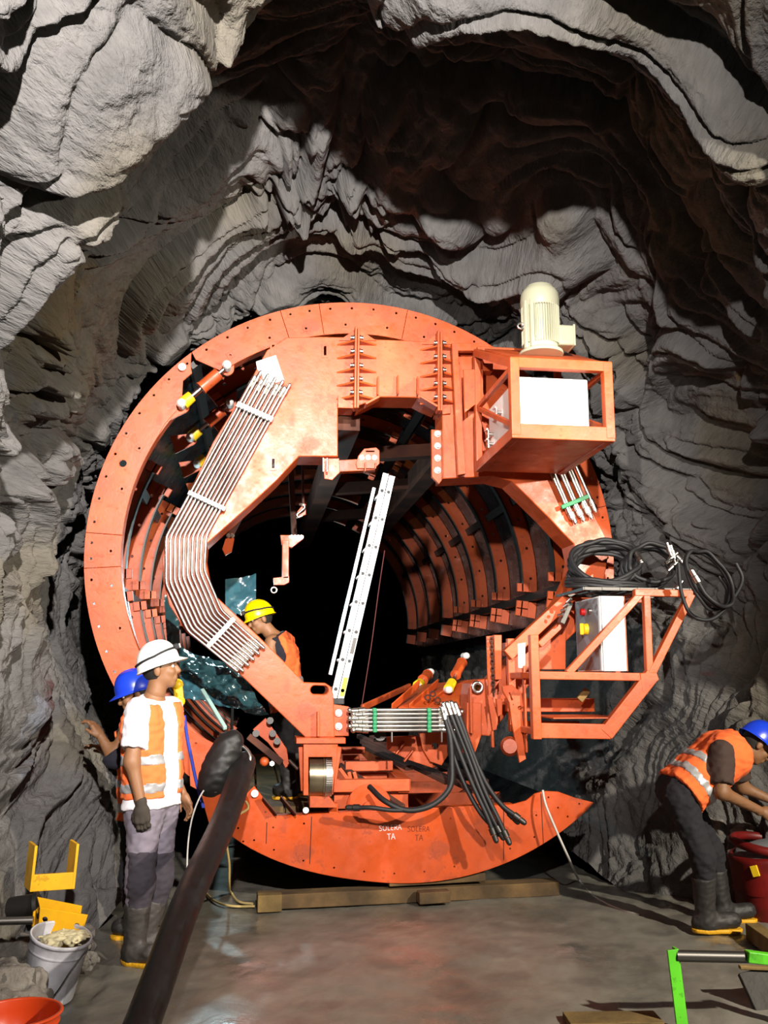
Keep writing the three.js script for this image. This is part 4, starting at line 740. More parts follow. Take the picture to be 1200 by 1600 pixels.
// tapered capsule distance
function cap(a, b, r0, r1) {
  const dx = b.x - a.x, dy = b.y - a.y, dz = b.z - a.z, L = dx * dx + dy * dy + dz * dz || 1e-9;
  return (x, y, z) => { const px = x - a.x, py = y - a.y, pz = z - a.z; const t = clamp((px * dx + py * dy + pz * dz) / L, 0, 1); const ex = px - dx * t, ey = py - dy * t, ez = pz - dz * t; return Math.sqrt(ex * ex + ey * ey + ez * ez) - (r0 + (r1 - r0) * t); };
}
function ell(c, ax, ay, az, rx, ry, rz) { return (x, y, z) => { const px = x - c.x, py = y - c.y, pz = z - c.z; const u = (px * ax.x + py * ax.y + pz * ax.z) / rx, v = (px * ay.x + py * ay.y + pz * ay.z) / ry, w = (px * az.x + py * az.y + pz * az.z) / rz; const k = Math.sqrt(u * u + v * v + w * w); return (k - 1) * Math.min(rx, ry, rz); }; }
const uni = (list, k) => (x, y, z) => { let d = 1e3; for (const f of list) d = smin(d, f(x, y, z), k); return d; };
const half = (p, n) => (x, y, z) => (x - p.x) * n.x + (y - p.y) * n.y + (z - p.z) * n.z;      // keep the side against n
const cut = (f, ...hs) => (x, y, z) => { let d = f(x, y, z); for (const h of hs) { const q = h(x, y, z); if (q > d) d = q; } return d; };
const sub = (f, g) => (x, y, z) => Math.max(f(x, y, z), -g(x, y, z));
function bounds(pts, pad) { const b = new THREE.Box3().setFromPoints(pts); b.expandByScalar(pad); return b; }
const fabricBump = tBumpC;
const fab = (c, o = {}) => std({ color: c, roughness: .9, bumpMap: fabricBump, bumpScale: .0015, ...o });
const PM = {
  skinA: std({ color: 0x8a6142, roughness: .55 }), skinB: std({ color: 0x7a5436, roughness: .6 }), hair: std({ color: 0x15100c, roughness: .8 }),
  shirtWhite: fab(0xeeecf2), vest: fab(0xf06a30), vestPale: fab(0xf4733a), stripe: std({ color: 0xa8a8aa, roughness: .4, metalness: .25 }), trousersGrey: fab(0x77707c), patch: fab(0x37323a), navy: fab(0x12131f), brownShirt: fab(0x3a2a24), trousersDark: fab(0x16161c), boot: std({ color: 0x4c4744, roughness: .6, map: tGrime }), bootDark: std({ color: 0x33302f, roughness: .6, map: tGrime }), sole: std({ color: 0xd8a018, roughness: .6 }), glove: fab(0x3a332c), eye: std({ color: 0xe8e4de, roughness: .3 }), iris: std({ color: 0x22160e, roughness: .3 }),
  hatWhite: std({ color: 0xf2f0ea, roughness: .3 }), hatBlue: std({ color: 0x1a3cc8, roughness: .28 }), hatYellow: std({ color: 0xf0d400, roughness: .3 }), strap: std({ color: 0x1b1b1d, roughness: .7 }),
};
function wrinkle(f, amp, fr, seed) { return (x, y, z) => { const d = f(x, y, z); return Math.abs(d) < .05 ? d + amp * n3(x * fr, y * fr * 1.6, z * fr + seed) : d; }; }
// builds one person; J holds joints in world space, hf/hu head axes, tf/tu torso axes
function person(o) {
  const { J, label } = o, t = thing('person', label, 'person');
  const hu = o.hu.clone().normalize(), hf = o.hf.clone().addScaledVector(hu, -o.hf.dot(hu)).normalize(), hr = hf.clone().cross(hu);
  const tu = J.neck.clone().sub(J.pelvis).normalize(), tf = o.tf.clone().addScaledVector(tu, -o.tf.dot(tu)).normalize(), tr = tf.clone().cross(tu);
  const W = (c, a, b, d) => c.clone().addScaledVector(tr, a).addScaledVector(tu, b).addScaledVector(tf, d);
  const chest = J.pelvis.clone().lerp(J.neck, .74), belly = J.pelvis.clone().lerp(J.neck, .32);
  const g = o.girth || 1;
  const torso = [cap(W(J.pelvis, -.075, 0, 0), W(belly, -.06, 0, .005), .108 * g, .105 * g), cap(W(J.pelvis, .075, 0, 0), W(belly, .06, 0, .005), .108 * g, .105 * g), cap(W(belly, -.06, 0, .005), W(chest, -.085, 0, .0), .105 * g, .112 * g), cap(W(belly, .06, 0, .005), W(chest, .085, 0, .0), .105 * g, .112 * g), cap(J.shL.clone().lerp(J.shR, .12), J.shR.clone().lerp(J.shL, .12), .07, .07), cap(chest, J.neck.clone().addScaledVector(tu, -.02), .1, .062)];
  const neck = [cap(J.neck.clone().addScaledVector(tu, -.05), J.head.clone().addScaledVector(hu, -.06).addScaledVector(hf, -.015), .06, .055)];
  const arm = s => ({ up: cap(J['sh' + s], J['el' + s], .053, .043), fo: cap(J['el' + s], J['wr' + s], .043, .029) });
  const leg = s => ({ th: cap(J['hp' + s], J['kn' + s], .088, .062), ca: cap(J['kn' + s], J['an' + s], .06, .043), ft: cap(J['an' + s].clone().add(V(0, -.025, 0)), J['to' + s], .042, .034) });
  const AL = arm('L'), AR = arm('R'), LL = leg('L'), LR = leg('R');
  const bodyF = uni([...torso, ...neck, AL.up, AL.fo, AR.up, AR.fo, LL.th, LL.ca, LL.ft, LR.th, LR.ca, LR.ft], .035);
  const all = Object.values(J), bb = bounds(all, .2);
  const bodyG = surfaceNets(bodyF, bb.min, bb.max, .013);
  // head
  const H = (a, b, c) => J.head.clone().addScaledVector(hr, a).addScaledVector(hu, b).addScaledVector(hf, c);
  const headF = uni([ell(H(0, .025, -.012), hr, hu, hf, .077, .1, .094), ell(H(0, -.05, .032), hr, hu, hf, .056, .062, .062), cap(H(0, .03, .086), H(0, -.018, .108), .012, .017), cap(H(-.038, .036, .072), H(.038, .036, .072), .014, .014), cap(H(-.03, -.02, .066), H(.03, -.02, .066), .026, .026), ell(H(0, -.092, .066), hr, hu, hf, .026, .02, .022), cap(H(-.016, -.052, .09), H(.016, -.052, .09), .0085, .0085), cap(H(-.014, -.064, .088), H(.014, -.064, .088), .0085, .0085), cap(H(0, -.06, -.01), H(0, -.13, -.03), .055, .058)], .018);
  const ears = [-1, 1].map(s => ell(H(s * .078, -.008, -.008), hr, hu, hf, .012, .034, .02));
  const eyesock = [-1, 1].map(s => ell(H(s * .031, .014, .088), hr, hu, hf, .016, .009, .014));
  const mouth = cap(H(-.02, -.058, .102), H(.02, -.058, .102), .0035, .0035);
  const headAll = (x, y, z) => { let d = headF(x, y, z); for (const e of ears) d = smin(d, e(x, y, z), .008); for (const e of eyesock) d = Math.max(d, -e(x, y, z)); return Math.max(d, -mouth(x, y, z)); };
  const hb = bounds([H(0, 0, 0)], .165), headG = surfaceNets(headAll, hb.min, hb.max, .0042);
  // hands
  const handG = s => {
    const w = J['wr' + s], d = (o['hd' + s] || w.clone().sub(J['el' + s])).clone().normalize(); let n = (o['hn' + s] || tr.clone().multiplyScalar(s === 'R' ? 1 : -1)).clone(); n.addScaledVector(d, -n.dot(d)).normalize(); // n: back of the hand
    const side = d.clone().cross(n).multiplyScalar(s === 'R' ? 1 : -1);       // towards the thumb
    const P = (a, b, c) => w.clone().addScaledVector(d, a).addScaledVector(side, b).addScaledVector(n, c), fs = [];
    fs.push(cap(P(-.02, 0, 0), P(.03, 0, 0), .029, .026), cap(P(.03, .022, 0), P(.085, .028, 0), .019, .016), cap(P(.03, -.022, 0), P(.08, -.028, 0), .018, .015), cap(P(.03, 0, 0), P(.088, 0, .002), .02, .016));
    const palm = uni(fs, .02), fingers = [[.028, .04, .026, .018], [.01, .045, .028, .02], [-.009, .041, .026, .018], [-.027, .032, .02, .015]].map(([b, l0, l1, l2]) => {
      const c = o['curl' + s] ?? .5; let q = P(.086, b, 0), a = c * .5; const fl = [];
      for (const L of [l0, l1, l2]) { const e = q.clone().addScaledVector(d, L * Math.cos(a)).addScaledVector(n, -L * Math.sin(a)); fl.push(cap(q, e, .0092, .0082)); q = e; a += c; } return uni(fl, .004); });
    const th = uni([cap(P(.02, .026, -.006), P(.055, .05, -.018), .014, .0115), cap(P(.055, .05, -.018), P(.085, .052, -.03), .0112, .0095)], .006);
    const f = (x, y, z) => { let q = palm(x, y, z); for (const e of fingers) q = smin(q, e(x, y, z), .007); return smin(q, th(x, y, z), .01); };
    const b = bounds([P(0, 0, 0), P(.17, 0, 0), P(.1, .06, -.06), P(.1, -.05, -.06)], .045); return surfaceNets(f, b.min, b.max, .0034);
  };
  const body = part('body', [bodyG, headG, handG('L'), handG('R')], o.skin || PM.skinA, t);
  for (const s of [-1, 1]) { const e = H(s * .031, .014, .078); part('eye', ball(e, .0115, 12), PM.eye, t); part('iris', ball(e.clone().addScaledVector(hf, .0075), .0055, 10), PM.iris, t); part('eyebrow', cap2(H(s * .018, .034, .088), H(s * .048, .032, .076), .005), PM.hair, t); }
  part('hair', surfaceNets(cut((x, y, z) => headF(x, y, z) - .006, half(H(0, -.055, 0), hu.clone().multiplyScalar(-1)), half(H(0, 0, .012), hf.clone().addScaledVector(hu, -.45).normalize())), hb.min, hb.max, .006), PM.hair, t);
  const shell_ = (f, k, h = .011) => { const b = bb.clone().expandByScalar(.04); return surfaceNets(f, b.min, b.max, h); };
  const infl = (list, k, e) => { const f = uni(list, k); return (x, y, z) => f(x, y, z) - e; };
  const plane = (a, b, f, sgn) => half(a.clone().lerp(b, f), b.clone().sub(a).normalize().multiplyScalar(sgn));   // cut beyond fraction f
  // trousers, boots, soles
  const wst = J.pelvis.clone().addScaledVector(tu, .12);
  const cuff = s => half(J['kn' + s].clone().lerp(J['an' + s], o.tuck ?? .45), J['an' + s].clone().sub(J['kn' + s]).normalize());
  const legF = s => cut(infl([LL, LR][s === 'L' ? 0 : 1] && (s === 'L' ? [LL.th, LL.ca] : [LR.th, LR.ca]), .05, .014), cuff(s));
  const tl = legF('L'), tq = legF('R'), hipF = cut(infl(torso.slice(0, 2), .05, .008), half(wst, tu));
  part('trousers', shell_(wrinkle((x, y, z) => smin(smin(tl(x, y, z), tq(x, y, z), .02), hipF(x, y, z), .05), .007, 16, 3)), o.trousers, t);
  if (o.patch) for (const s of ['L', 'R']) { const L = s === 'L' ? LL : LR; part('knee_patch', surfaceNets(wrinkle(cut(infl([L.th, L.ca], .05, .0185), plane(J['hp' + s], J['kn' + s], .55, -1), cuff(s), half(J['kn' + s].clone().addScaledVector(tf, -.03), tf.clone().multiplyScalar(-1))), .006, 16, 3), bb.min, bb.max, .009), PM.patch, t, 'dark knee patch'); }
  for (const s of ['L', 'R']) {
    const L = s === 'L' ? LL : LR, kn = J['kn' + s], an = J['an' + s], to = J['to' + s], gy = Math.min(an.y, to.y) - .062;
    const bf = cut(uni([cap(kn.clone().lerp(an, .25), an.clone().add(V(0, .03, 0)), .078, .062), cap(an.clone().add(V(0, -.02, 0)), to.clone().add(V(0, .012, 0)), .06, .05), cap(an.clone().add(V(0, -.02, 0)), an.clone().lerp(to, -.25).add(V(0, -.025, 0)), .055, .045)], .04), plane(kn, an, .32, -1), half(V(0, gy + .018, 0), V(0, -1, 0)));
    const bt = part('boot', surfaceNets(wrinkle(bf, .004, 20, 7), bb.clone().expandByScalar(.06).min, bb.max, .01), o.boot || PM.boot, t);
    const sf = cut(uni([cap(an.clone().setY(gy + .03), to.clone().setY(gy + .03), .062, .056), cap(an.clone().setY(gy + .03), an.clone().lerp(to, -.25).setY(gy + .03), .058, .05)], .02), half(V(0, gy + .026, 0), V(0, 1, 0)), half(V(0, gy, 0), V(0, -1, 0)));
    part('sole', surfaceNets(sf, bb.clone().expandByScalar(.06).min, bb.max, .008), PM.sole, bt, 'yellow rubber sole');
  }
  // shirt with short or long sleeves
  const hem = W(J.pelvis, 0, o.hem ?? 0, 0), slv = o.sleeve ?? .62;
  const sleeve = s => { const A = s === 'L' ? AL : AR; if (slv <= 1) return cut(infl([A.up], .02, .028), plane(J['sh' + s], J['el' + s], slv, 1)); return cut(infl([A.up, A.fo], .03, .018), plane(J['el' + s], J['wr' + s], slv - 1, 1)); };
  const sL = sleeve('L'), sR = sleeve('R'), collar = half(J.neck.clone().addScaledVector(tu, .012).addScaledVector(tf, .0), tu.clone().addScaledVector(tf, .35).normalize());
  const tors = cut(infl([...torso, cap(J.hpL, J.hpR, .1, .1)], .05, .02), collar, half(hem, tu.clone().multiplyScalar(-1)));
  part('shirt', shell_(wrinkle((x, y, z) => smin(smin(tors(x, y, z), sL(x, y, z), .03), sR(x, y, z), .03), .006, 13, 5)), o.shirt, t);
  // open safety vest with reflective bands
  if (o.vest) {
    const vhem = W(J.pelvis, 0, o.vestHem ?? .02, 0), core = infl([...torso, cap(J.hpL, J.hpR, .1, .1)], .05, .031);
    const open = o.open ?? .07, wedge = (x, y, z) => { const px = x - J.neck.x, py = y - J.neck.y, pz = z - J.neck.z; const u = px * tr.x + py * tr.y + pz * tr.z, f = px * tf.x + py * tf.y + pz * tf.z; return Math.max(Math.abs(u) - open, -f + .02); };
    const holes = uni(['L', 'R'].map(s => cap(J['sh' + s].clone().addScaledVector(tu, -.03).addScaledVector(J['sh' + s].clone().sub(chest).normalize(), .06), J['sh' + s].clone().addScaledVector(tu, -.14).addScaledVector(tr, s === 'R' ? .1 : -.1), .085, .09)), .01);
    const vf = sub(sub(cut(core, half(J.neck.clone().addScaledVector(tu, .0), tu.clone().addScaledVector(tf, .3).normalize()), half(vhem, tu.clone().multiplyScalar(-1))), wedge), holes);
    const vm = part('safety_vest', shell_(wrinkle(vf, .006, 13, 5), 0, .0095), o.vest, t, 'orange safety vest');
    for (const b of o.bands || [.1, .25]) { const sf = sub(sub(cut(infl([...torso, cap(J.hpL, J.hpR, .1, .1)], .05, .0345), half(W(J.pelvis, 0, b + .028, 0), tu), half(W(J.pelvis, 0, b - .028, 0), tu.clone().multiplyScalar(-1))), wedge), holes); part('reflective_band', shell_(wrinkle(sf, .006, 13, 5), 0, .0095), PM.stripe, vm, 'grey reflective band'); }
    if (o.braces) for (const s of [-1, 1]) { const sf = sub(cut(infl(torso, .05, .0272), half(W(J.neck, s * .1 + .028, 0, 0), tr), half(W(J.neck, s * .1 - .028, 0, 0), tr.clone().multiplyScalar(-1)), half(vhem, tu.clone().multiplyScalar(-1)), half(J.neck, tu)), holes); part('reflective_band', shell_(wrinkle(sf, .006, 13, 5), 0, .0095), PM.stripe, vm, 'grey reflective band'); }
  }
  for (const s of ['L', 'R']) if (o.glove && o.glove.includes(s)) { const gl = handG(s); const p = gl.attributes.position, n = gl.attributes.normal; for (let i = 0; i < p.count; i++) p.setXYZ(i, p.getX(i) + n.getX(i) * .004, p.getY(i) + n.getY(i) * .004, p.getZ(i) + n.getZ(i) * .004); part('work_glove', gl, PM.glove, t, 'dark work glove'); }
  helmet(t, H, hr, hu, hf, o.hat, o.lamp, o.back || 0);
  return t;
}
function cap2(a, b, r) { return cyl(a, b, r, r, 8); }
function helmet(t, H0, hr, hu0, hf0, mat, lamp, back = 0) {
  const hf = hf0.clone().applyAxisAngle(hr, back), hu = hu0.clone().applyAxisAngle(hr, back), o = H0(0, .03, -.01); const H = (a, b, c) => o.clone().addScaledVector(hr, a).addScaledVector(hu, b - .03).addScaledVector(hf, c + .01);
  // dome, brim and peak swept as one shell: rows from rim to crown
  const nu = 48, nv = 16, pos = [], idx = []; const tilt = .04;
  const P = (a, v) => { const el = v * Math.PI / 2, ce = Math.pow(Math.cos(el), .8), se = Math.sin(el); const fw = Math.cos(a), sd = Math.sin(a); const ridge = .006 * Math.exp(-Math.pow(sd / .22, 2)) * se; return H(sd * .106 * ce, .03 + (.142 + ridge) * se + tilt * fw * .3 * (1 - v), fw * .132 * ce - .008); };
  const rim = (a, e) => { const fw = Math.cos(a), sd = Math.sin(a); const k = e * (.009 + .04 * Math.pow(Math.max(0, fw), 3)); return H(sd * (.106 + k * .7), .03 - e * (.012 + .012 * Math.max(0, fw)) + tilt * fw * .3, fw * (.132 + k) - .008); };
  const rows = [...Array(3)].map((_, i) => a => rim(a, 1 - i / 3)).concat([...Array(nv + 1)].map((_, i) => a => P(a, i / nv)));
  const inner = [a => { const p = rim(a, 1); return p.addScaledVector(hu, -.004); }, a => P(a, 0).lerp(H(0, .04, 0), .06).addScaledVector(hu, -.006), a => P(a, .35).lerp(H(0, .06, 0), .06), a => H(0, .14, 0)];
  const all = [...inner.reverse(), ...rows];
  for (const r of all) for (let i = 0; i <= nu; i++) { const p = r(i / nu * Math.PI * 2); pos.push(p.x, p.y, p.z); }
  for (let j = 0; j < all.length - 1; j++) for (let i = 0; i < nu; i++) { const a = j * (nu + 1) + i, b = a + nu + 1; idx.push(a, b, a + 1, a + 1, b, b + 1); }
  const g = new THREE.BufferGeometry(); g.setAttribute('position', new THREE.Float32BufferAttribute(pos, 3)); g.setIndex(idx); g.computeVertexNormals();
  const hm = part('helmet', g, mat, t, 'hard hat');
  if (lamp) {
    const sp = [...Array(33)].map((_, i) => { const a = i / 32 * Math.PI * 2; const p = P(a, .16 + .12 * Math.max(0, Math.cos(a)) + .06 * Math.sin(a) * Math.sin(a)); return p.sub(H(0, .05, 0)).multiplyScalar(1.02).add(H(0, .05, 0)); });
    part('lamp_strap', tube(sp, .0075, 64, 6), PM.strap, hm, 'dark elastic lamp strap');
    const lp = P(0, .3).addScaledVector(hf, .012); part('head_lamp', [at(new RoundedBoxGeometry(.05, .034, .036, 1, .008), lp, new THREE.Quaternion().setFromRotationMatrix(new THREE.Matrix4().makeBasis(hr, hu, hf.clone().negate())))], PM.strap, hm, 'dark head lamp');
    part('lamp_glass', [cyl(lp.clone().addScaledVector(hf, .017), lp.clone().addScaledVector(hf, .024), .014, .014, 14)], M.white, hm, 'pale lamp glass');
  }
}
// --- man with the white helmet, watching from the left
{
  const z = -5.85, p = (x, y, dz = 0) => U(x, y, z + dz);
  const J = { head: p(250, 1046), neck: p(238, 1092, -.02), pelvis: p(237, 1262, -.02), shR: p(217, 1112, .13), shL: p(266, 1110, -.17), elR: p(206, 1190, .2), elL: p(262, 1192, -.26), wrR: p(221, 1258, .22), wrL: p(285, 1240, -.22), hpR: p(226, 1272, .07), hpL: p(250, 1274, -.11), knR: p(218, 1378, .1), knL: p(248, 1374, -.12), anR: p(210, 1474, .05), anL: p(226, 1462, -.12), toR: p(235, 1488, .12), toL: p(262, 1466, -.1) };
  const gr = Math.min(J.toR.y, J.anR.y);
  J.anR.y = .075; J.toR.y = .062; J.anL.y = .075; J.toL.y = .062;
  person({ J, label: 'man in white helmet, white shirt and orange vest standing looking at the formwork', hf: V(1, .1, .02), hu: V(-.1, 1, 0), back: .2, tf: V(.87, 0, .48), skin: PM.skinA, shirt: PM.shirtWhite, vest: PM.vestPale, trousers: PM.trousersGrey, patch: true, hem: .01, vestHem: .07, bands: [.13, .29], open: .075, sleeve: .74, hat: PM.hatWhite, lamp: true, glove: ['R'], curlR: .75, hdR: V(.12, -1, .02), hnR: V(-.1, 0, 1), hnL: V(.6, .3, -.6), tuck: .45 });
}
// --- colleague in the blue helmet half hidden behind him
{
  const z = -6.45, p = (x, y, dz = 0) => U(x, y, z + dz);
  const J = { head: p(212, 1086), neck: p(216, 1128), pelvis: p(222, 1280), shL: p(200, 1140, .16), shR: p(224, 1142, -.18), elL: p(178, 1186, .2), elR: p(205, 1200, -.24), wrL: p(158, 1152, .16), wrR: p(170, 1178, -.2), hpL: p(214, 1288, .09), hpR: p(226, 1288, -.1), knL: p(206, 1372, .1), knR: p(224, 1372, -.12), anL: p(212, 1450, .1), anR: p(228, 1450, -.12), toL: p(186, 1458, .1), toR: p(202, 1458, -.12) };
  J.anL.y = J.anR.y = .075; J.toL.y = J.toR.y = .062;
  person({ J, label: 'worker in blue helmet half hidden behind the man in the white shirt', hf: V(-.9, -.45, .15), hu: V(-.35, .95, 0), tf: V(-1, 0, .1), skin: PM.skinB, shirt: PM.navy, vest: PM.vest, trousers: PM.trousersDark, hem: -.02, sleeve: 1.2, hat: PM.hatBlue, boot: PM.bootDark, hnL: V(0, 1, 0), hnR: V(0, 1, 0) });
}
// --- man with the yellow helmet inside the formwork
{
  const z = -8.15, p = (x, y, dz = 0) => U(x, y, z + dz);
  const J = { head: p(407, 968), neck: p(432, 994), pelvis: p(452, 1112), shL: p(424, 1004, .16), shR: p(446, 1004, -.18), elL: p(416, 1068, .26), elR: p(430, 1066, -.24), wrL: p(384, 1042, .22), wrR: p(392, 1040, -.12), hpL: p(446, 1118, .09), hpR: p(458, 1118, -.1), knL: p(444, 1190, .1), knR: p(458, 1190, -.12), anL: p(452, 1250, .1), anR: p(464, 1250, -.12), toL: p(434, 1256, .1), toR: p(446, 1256, -.12) };
  for (const k of ['anL', 'anR']) J[k].y = deckY + .075; for (const k of ['toL', 'toR']) J[k].y = deckY + .062; for (const k of ['knL', 'knR']) J[k].y = deckY + .5;
  person({ J, label: 'man in yellow helmet and orange vest bending to his work inside the formwork', hf: V(-.92, -.42, .25), hu: V(-.38, .92, 0), tf: V(-1, -.1, .25), skin: PM.skinA, shirt: PM.navy, vest: PM.vest, trousers: PM.trousersDark, hem: -.02, sleeve: 1.25, hat: PM.hatYellow, lamp: true, boot: PM.bootDark, open: .05, hnL: V(0, .5, 1), hnR: V(0, .5, -1) });
}
// --- crouching worker on the right
{
  const z = -6.05, p = (x, y, dz = 0) => U(x, y, z + dz);
  const J = { head: p(1182, 1164), neck: p(1152, 1160), pelvis: p(1062, 1236), shR: p(1128, 1176, .18), shL: p(1146, 1160, -.18), elR: p(1128, 1238, .24), elL: p(1160, 1230, -.26), wrR: p(1190, 1268, .2), wrL: p(1205, 1250, -.2), hpR: p(1062, 1250, .09), hpL: p(1070, 1248, -.1), knR: p(1098, 1338, .13), knL: p(1112, 1330, -.14), anR: p(1102, 1428, .08), anL: p(1128, 1420, -.14), toR: p(1146, 1440, .1), toL: p(1170, 1432, -.12) };
  J.anR.y = J.anL.y = .08; J.toR.y = J.toL.y = .066;
  person({ J, label: 'worker in blue helmet and orange vest bending over the red drum', hf: V(.75, -.75, .1), hu: V(.72, .7, 0), tf: V(.55, -1, 0), skin: PM.skinB, shirt: PM.brownShirt, vest: PM.vest, trousers: PM.trousersDark, hem: .02, vestHem: .0, bands: [.1, .22], open: .05, sleeve: .8, hat: PM.hatBlue, boot: PM.bootDark, hnR: V(0, .6, 1), hnL: V(0, .6, -1), girth: 1.1, hdR: V(1, -.15, 0), tuck: .35 });
}
// ---------------------------------------------------------------- things on the floor and in the foreground
{
  // black polyethylene pipe leaning into the picture
  const t = thing('black_pipe', 'long black plastic pipe leaning diagonally beside the man in the white shirt', 'pipe');
  const a = U(222, 1600, -4.1), b = U(382, 1192, -6.15), d = b.clone().sub(a); const a2 = a.clone().addScaledVector(d, -a.y / d.y * .0);
  const foot = a.clone().addScaledVector(d, -(a.y - .075) / d.y);
  part('pipe', [tube([foot, a, a.clone().lerp(b, .35).add(V(-.01, .01, 0)), a.clone().lerp(b, .7).add(V(.012, -.006, 0)), b], .074, 80, 20), ball(b, .072, 16)], M.poly, t);
  part('hanger_rod', tube([U(376, 1164, -6.12), U(386, 1172, -6.1), U(391, 1182, -6.08), U(388, 1195, -6.06), U(383, 1203, -6.04)], .012, 30, 8), M.steel, t, 'bright bent rod');
  // taped head hanging beside it
  const h = thing('wrapped_hose_head', 'black taped hose head hanging at the top of the leaning black pipe', 'hose');
  const z = -6.12; const q = [[366, 1156, .05], [360, 1162, .075], [352, 1178, .085], [345, 1196, .095], [337, 1214, .095], [330, 1224, .075], [325, 1230, .035]];
  const rad = q.map(e => e[2]), pts = q.map(([x, y]) => U(x, y, z)); const gs = []; for (let i = 0; i < pts.length - 1; i++) gs.push(cap(pts[i], pts[i + 1], rad[i], rad[i + 1]));
  const bb = bounds(pts, .13); part('wrapping', surfaceNets(wrinkle(uni(gs, .05), .005, 11, 2), bb.min, bb.max, .009), M.black, h); part('nipple', cyl(U(336, 1224, z + .05), U(337, 1238, z + .05), .02, .022, 12), M.black, h); part('band', at(new THREE.TorusGeometry(.075, .008, 8, 24), U(360, 1166, z), qTo(pts[2].clone().sub(pts[1]), V(0, 0, 1))), M.darkSteel, h, 'grey clamp band');
  single('cord', tube([U(323, 1228, z + .05), U(312, 1246, z + .08), U(302, 1272, z + .1), U(296, 1300, z + .1), U(293, 1330, z + .08), U(292, 1380, z + .05), G(292, 1444, .01)], .0055, 50, 6), M.cordWhite, 'thin pale cord hanging from the black taped hose head', 'cord');
  single('rope', tube([U(288, 1118, -6.3), U(292, 1150, -6.3), U(298, 1180, -6.28), U(305, 1214, -6.26), U(313, 1245, -6.24), U(318, 1262, -6.24)], .011, 40, 7), M.blueRope, 'blue rope hanging beside the white shirt', 'rope');
  single('glove', [bar(U(278, 1072, -6.3), U(280, 1094, -6.3), .06, .05), ball(U(277, 1070, -6.3), .04), ball(U(281, 1096, -6.3), .035), ball(U(272, 1092, -6.28), .02)], M.yellowCap, 'yellow glove stuck on a rod behind the man in white', 'glove');
  single('rod', bar(U(316, 1078, -7.4), U(352, 1138, -7.0), .03, .03), std({ color: 0x9fc4bc, roughness: .6 }), 'pale green grey rod leaning behind the black hose head', 'rod');
  single('rope', tube([U(384, 1252, -6.9), U(388, 1262, -6.88), U(374, 1272, -6.86), U(360, 1280, -6.84), U(352, 1292, -6.82), U(354, 1320, -6.84), U(358, 1350, -6.86), U(358, 1378, -6.88), G(362, 1396, .01), G(376, 1410, .01), G(395, 1412, .01)], .009, 90, 7), M.rope, 'frayed tan rope hanging from the corner of the bottom section', 'rope');
  single('rope', tube([G(318, 1392, .012), G(340, 1410, .012), G(365, 1416, .012), G(398, 1416, .012)], .009, 40, 6), M.rope, 'short tan rope lying on the floor by the timber end', 'rope');
  single('cable', tube([U(848, 1235, -6.9), U(852, 1255, -6.85), U(866, 1290, -6.8), U(886, 1335, -6.8), G(906, 1376, .008), G(930, 1402, .008), G(965, 1420, .008), G(1000, 1430, .008)], .009, 80, 7), M.cordWhite, 'pale cable drooping from the tip of the bottom section to the floor', 'cable');
}
// yellow U brackets
{
  const t = thing('yellow_bracket', 'yellow U shaped steel bracket standing on the rock ledge', 'bracket');
  const o = U(82, 1390, -5.7), F = (a, b, c) => o.clone().add(V(a, b, c)); const w = .115;
  const tw = (g) => { g.rotateY(.42); g.rotateZ(-.05); g.translate(o.x, o.y, o.z); return g; };
  part('base', tw(box(-w, w, -.005, .085, -.02, .0, .003)), M.yellow, t); for (const s of [-1, 1]) part('cheek', tw(box(s * w - .008, s * w + .008, -.005, .24, -.16, .002, .003)), M.yellow, t);
  const k = thing('yellow_bracket', 'yellow folded steel bracket with two holes leaning behind the white bucket', 'bracket');
  const z = -5.35; part('face', plate([[62, 1418], [137, 1430], [128, 1460], [118, 1500], [56, 1490]], z, .014, [[70, 1437, .018], [120, 1447, .018]]), M.yellow, k);
  part('flange', plate([[58, 1402], [128, 1416], [126, 1428], [62, 1419]], z - .04, .014), M.yellow, k); part('side', bar(U(57, 1420, z - .06), U(50, 1492, z - .06), .012, .12), M.yellow, k);
}
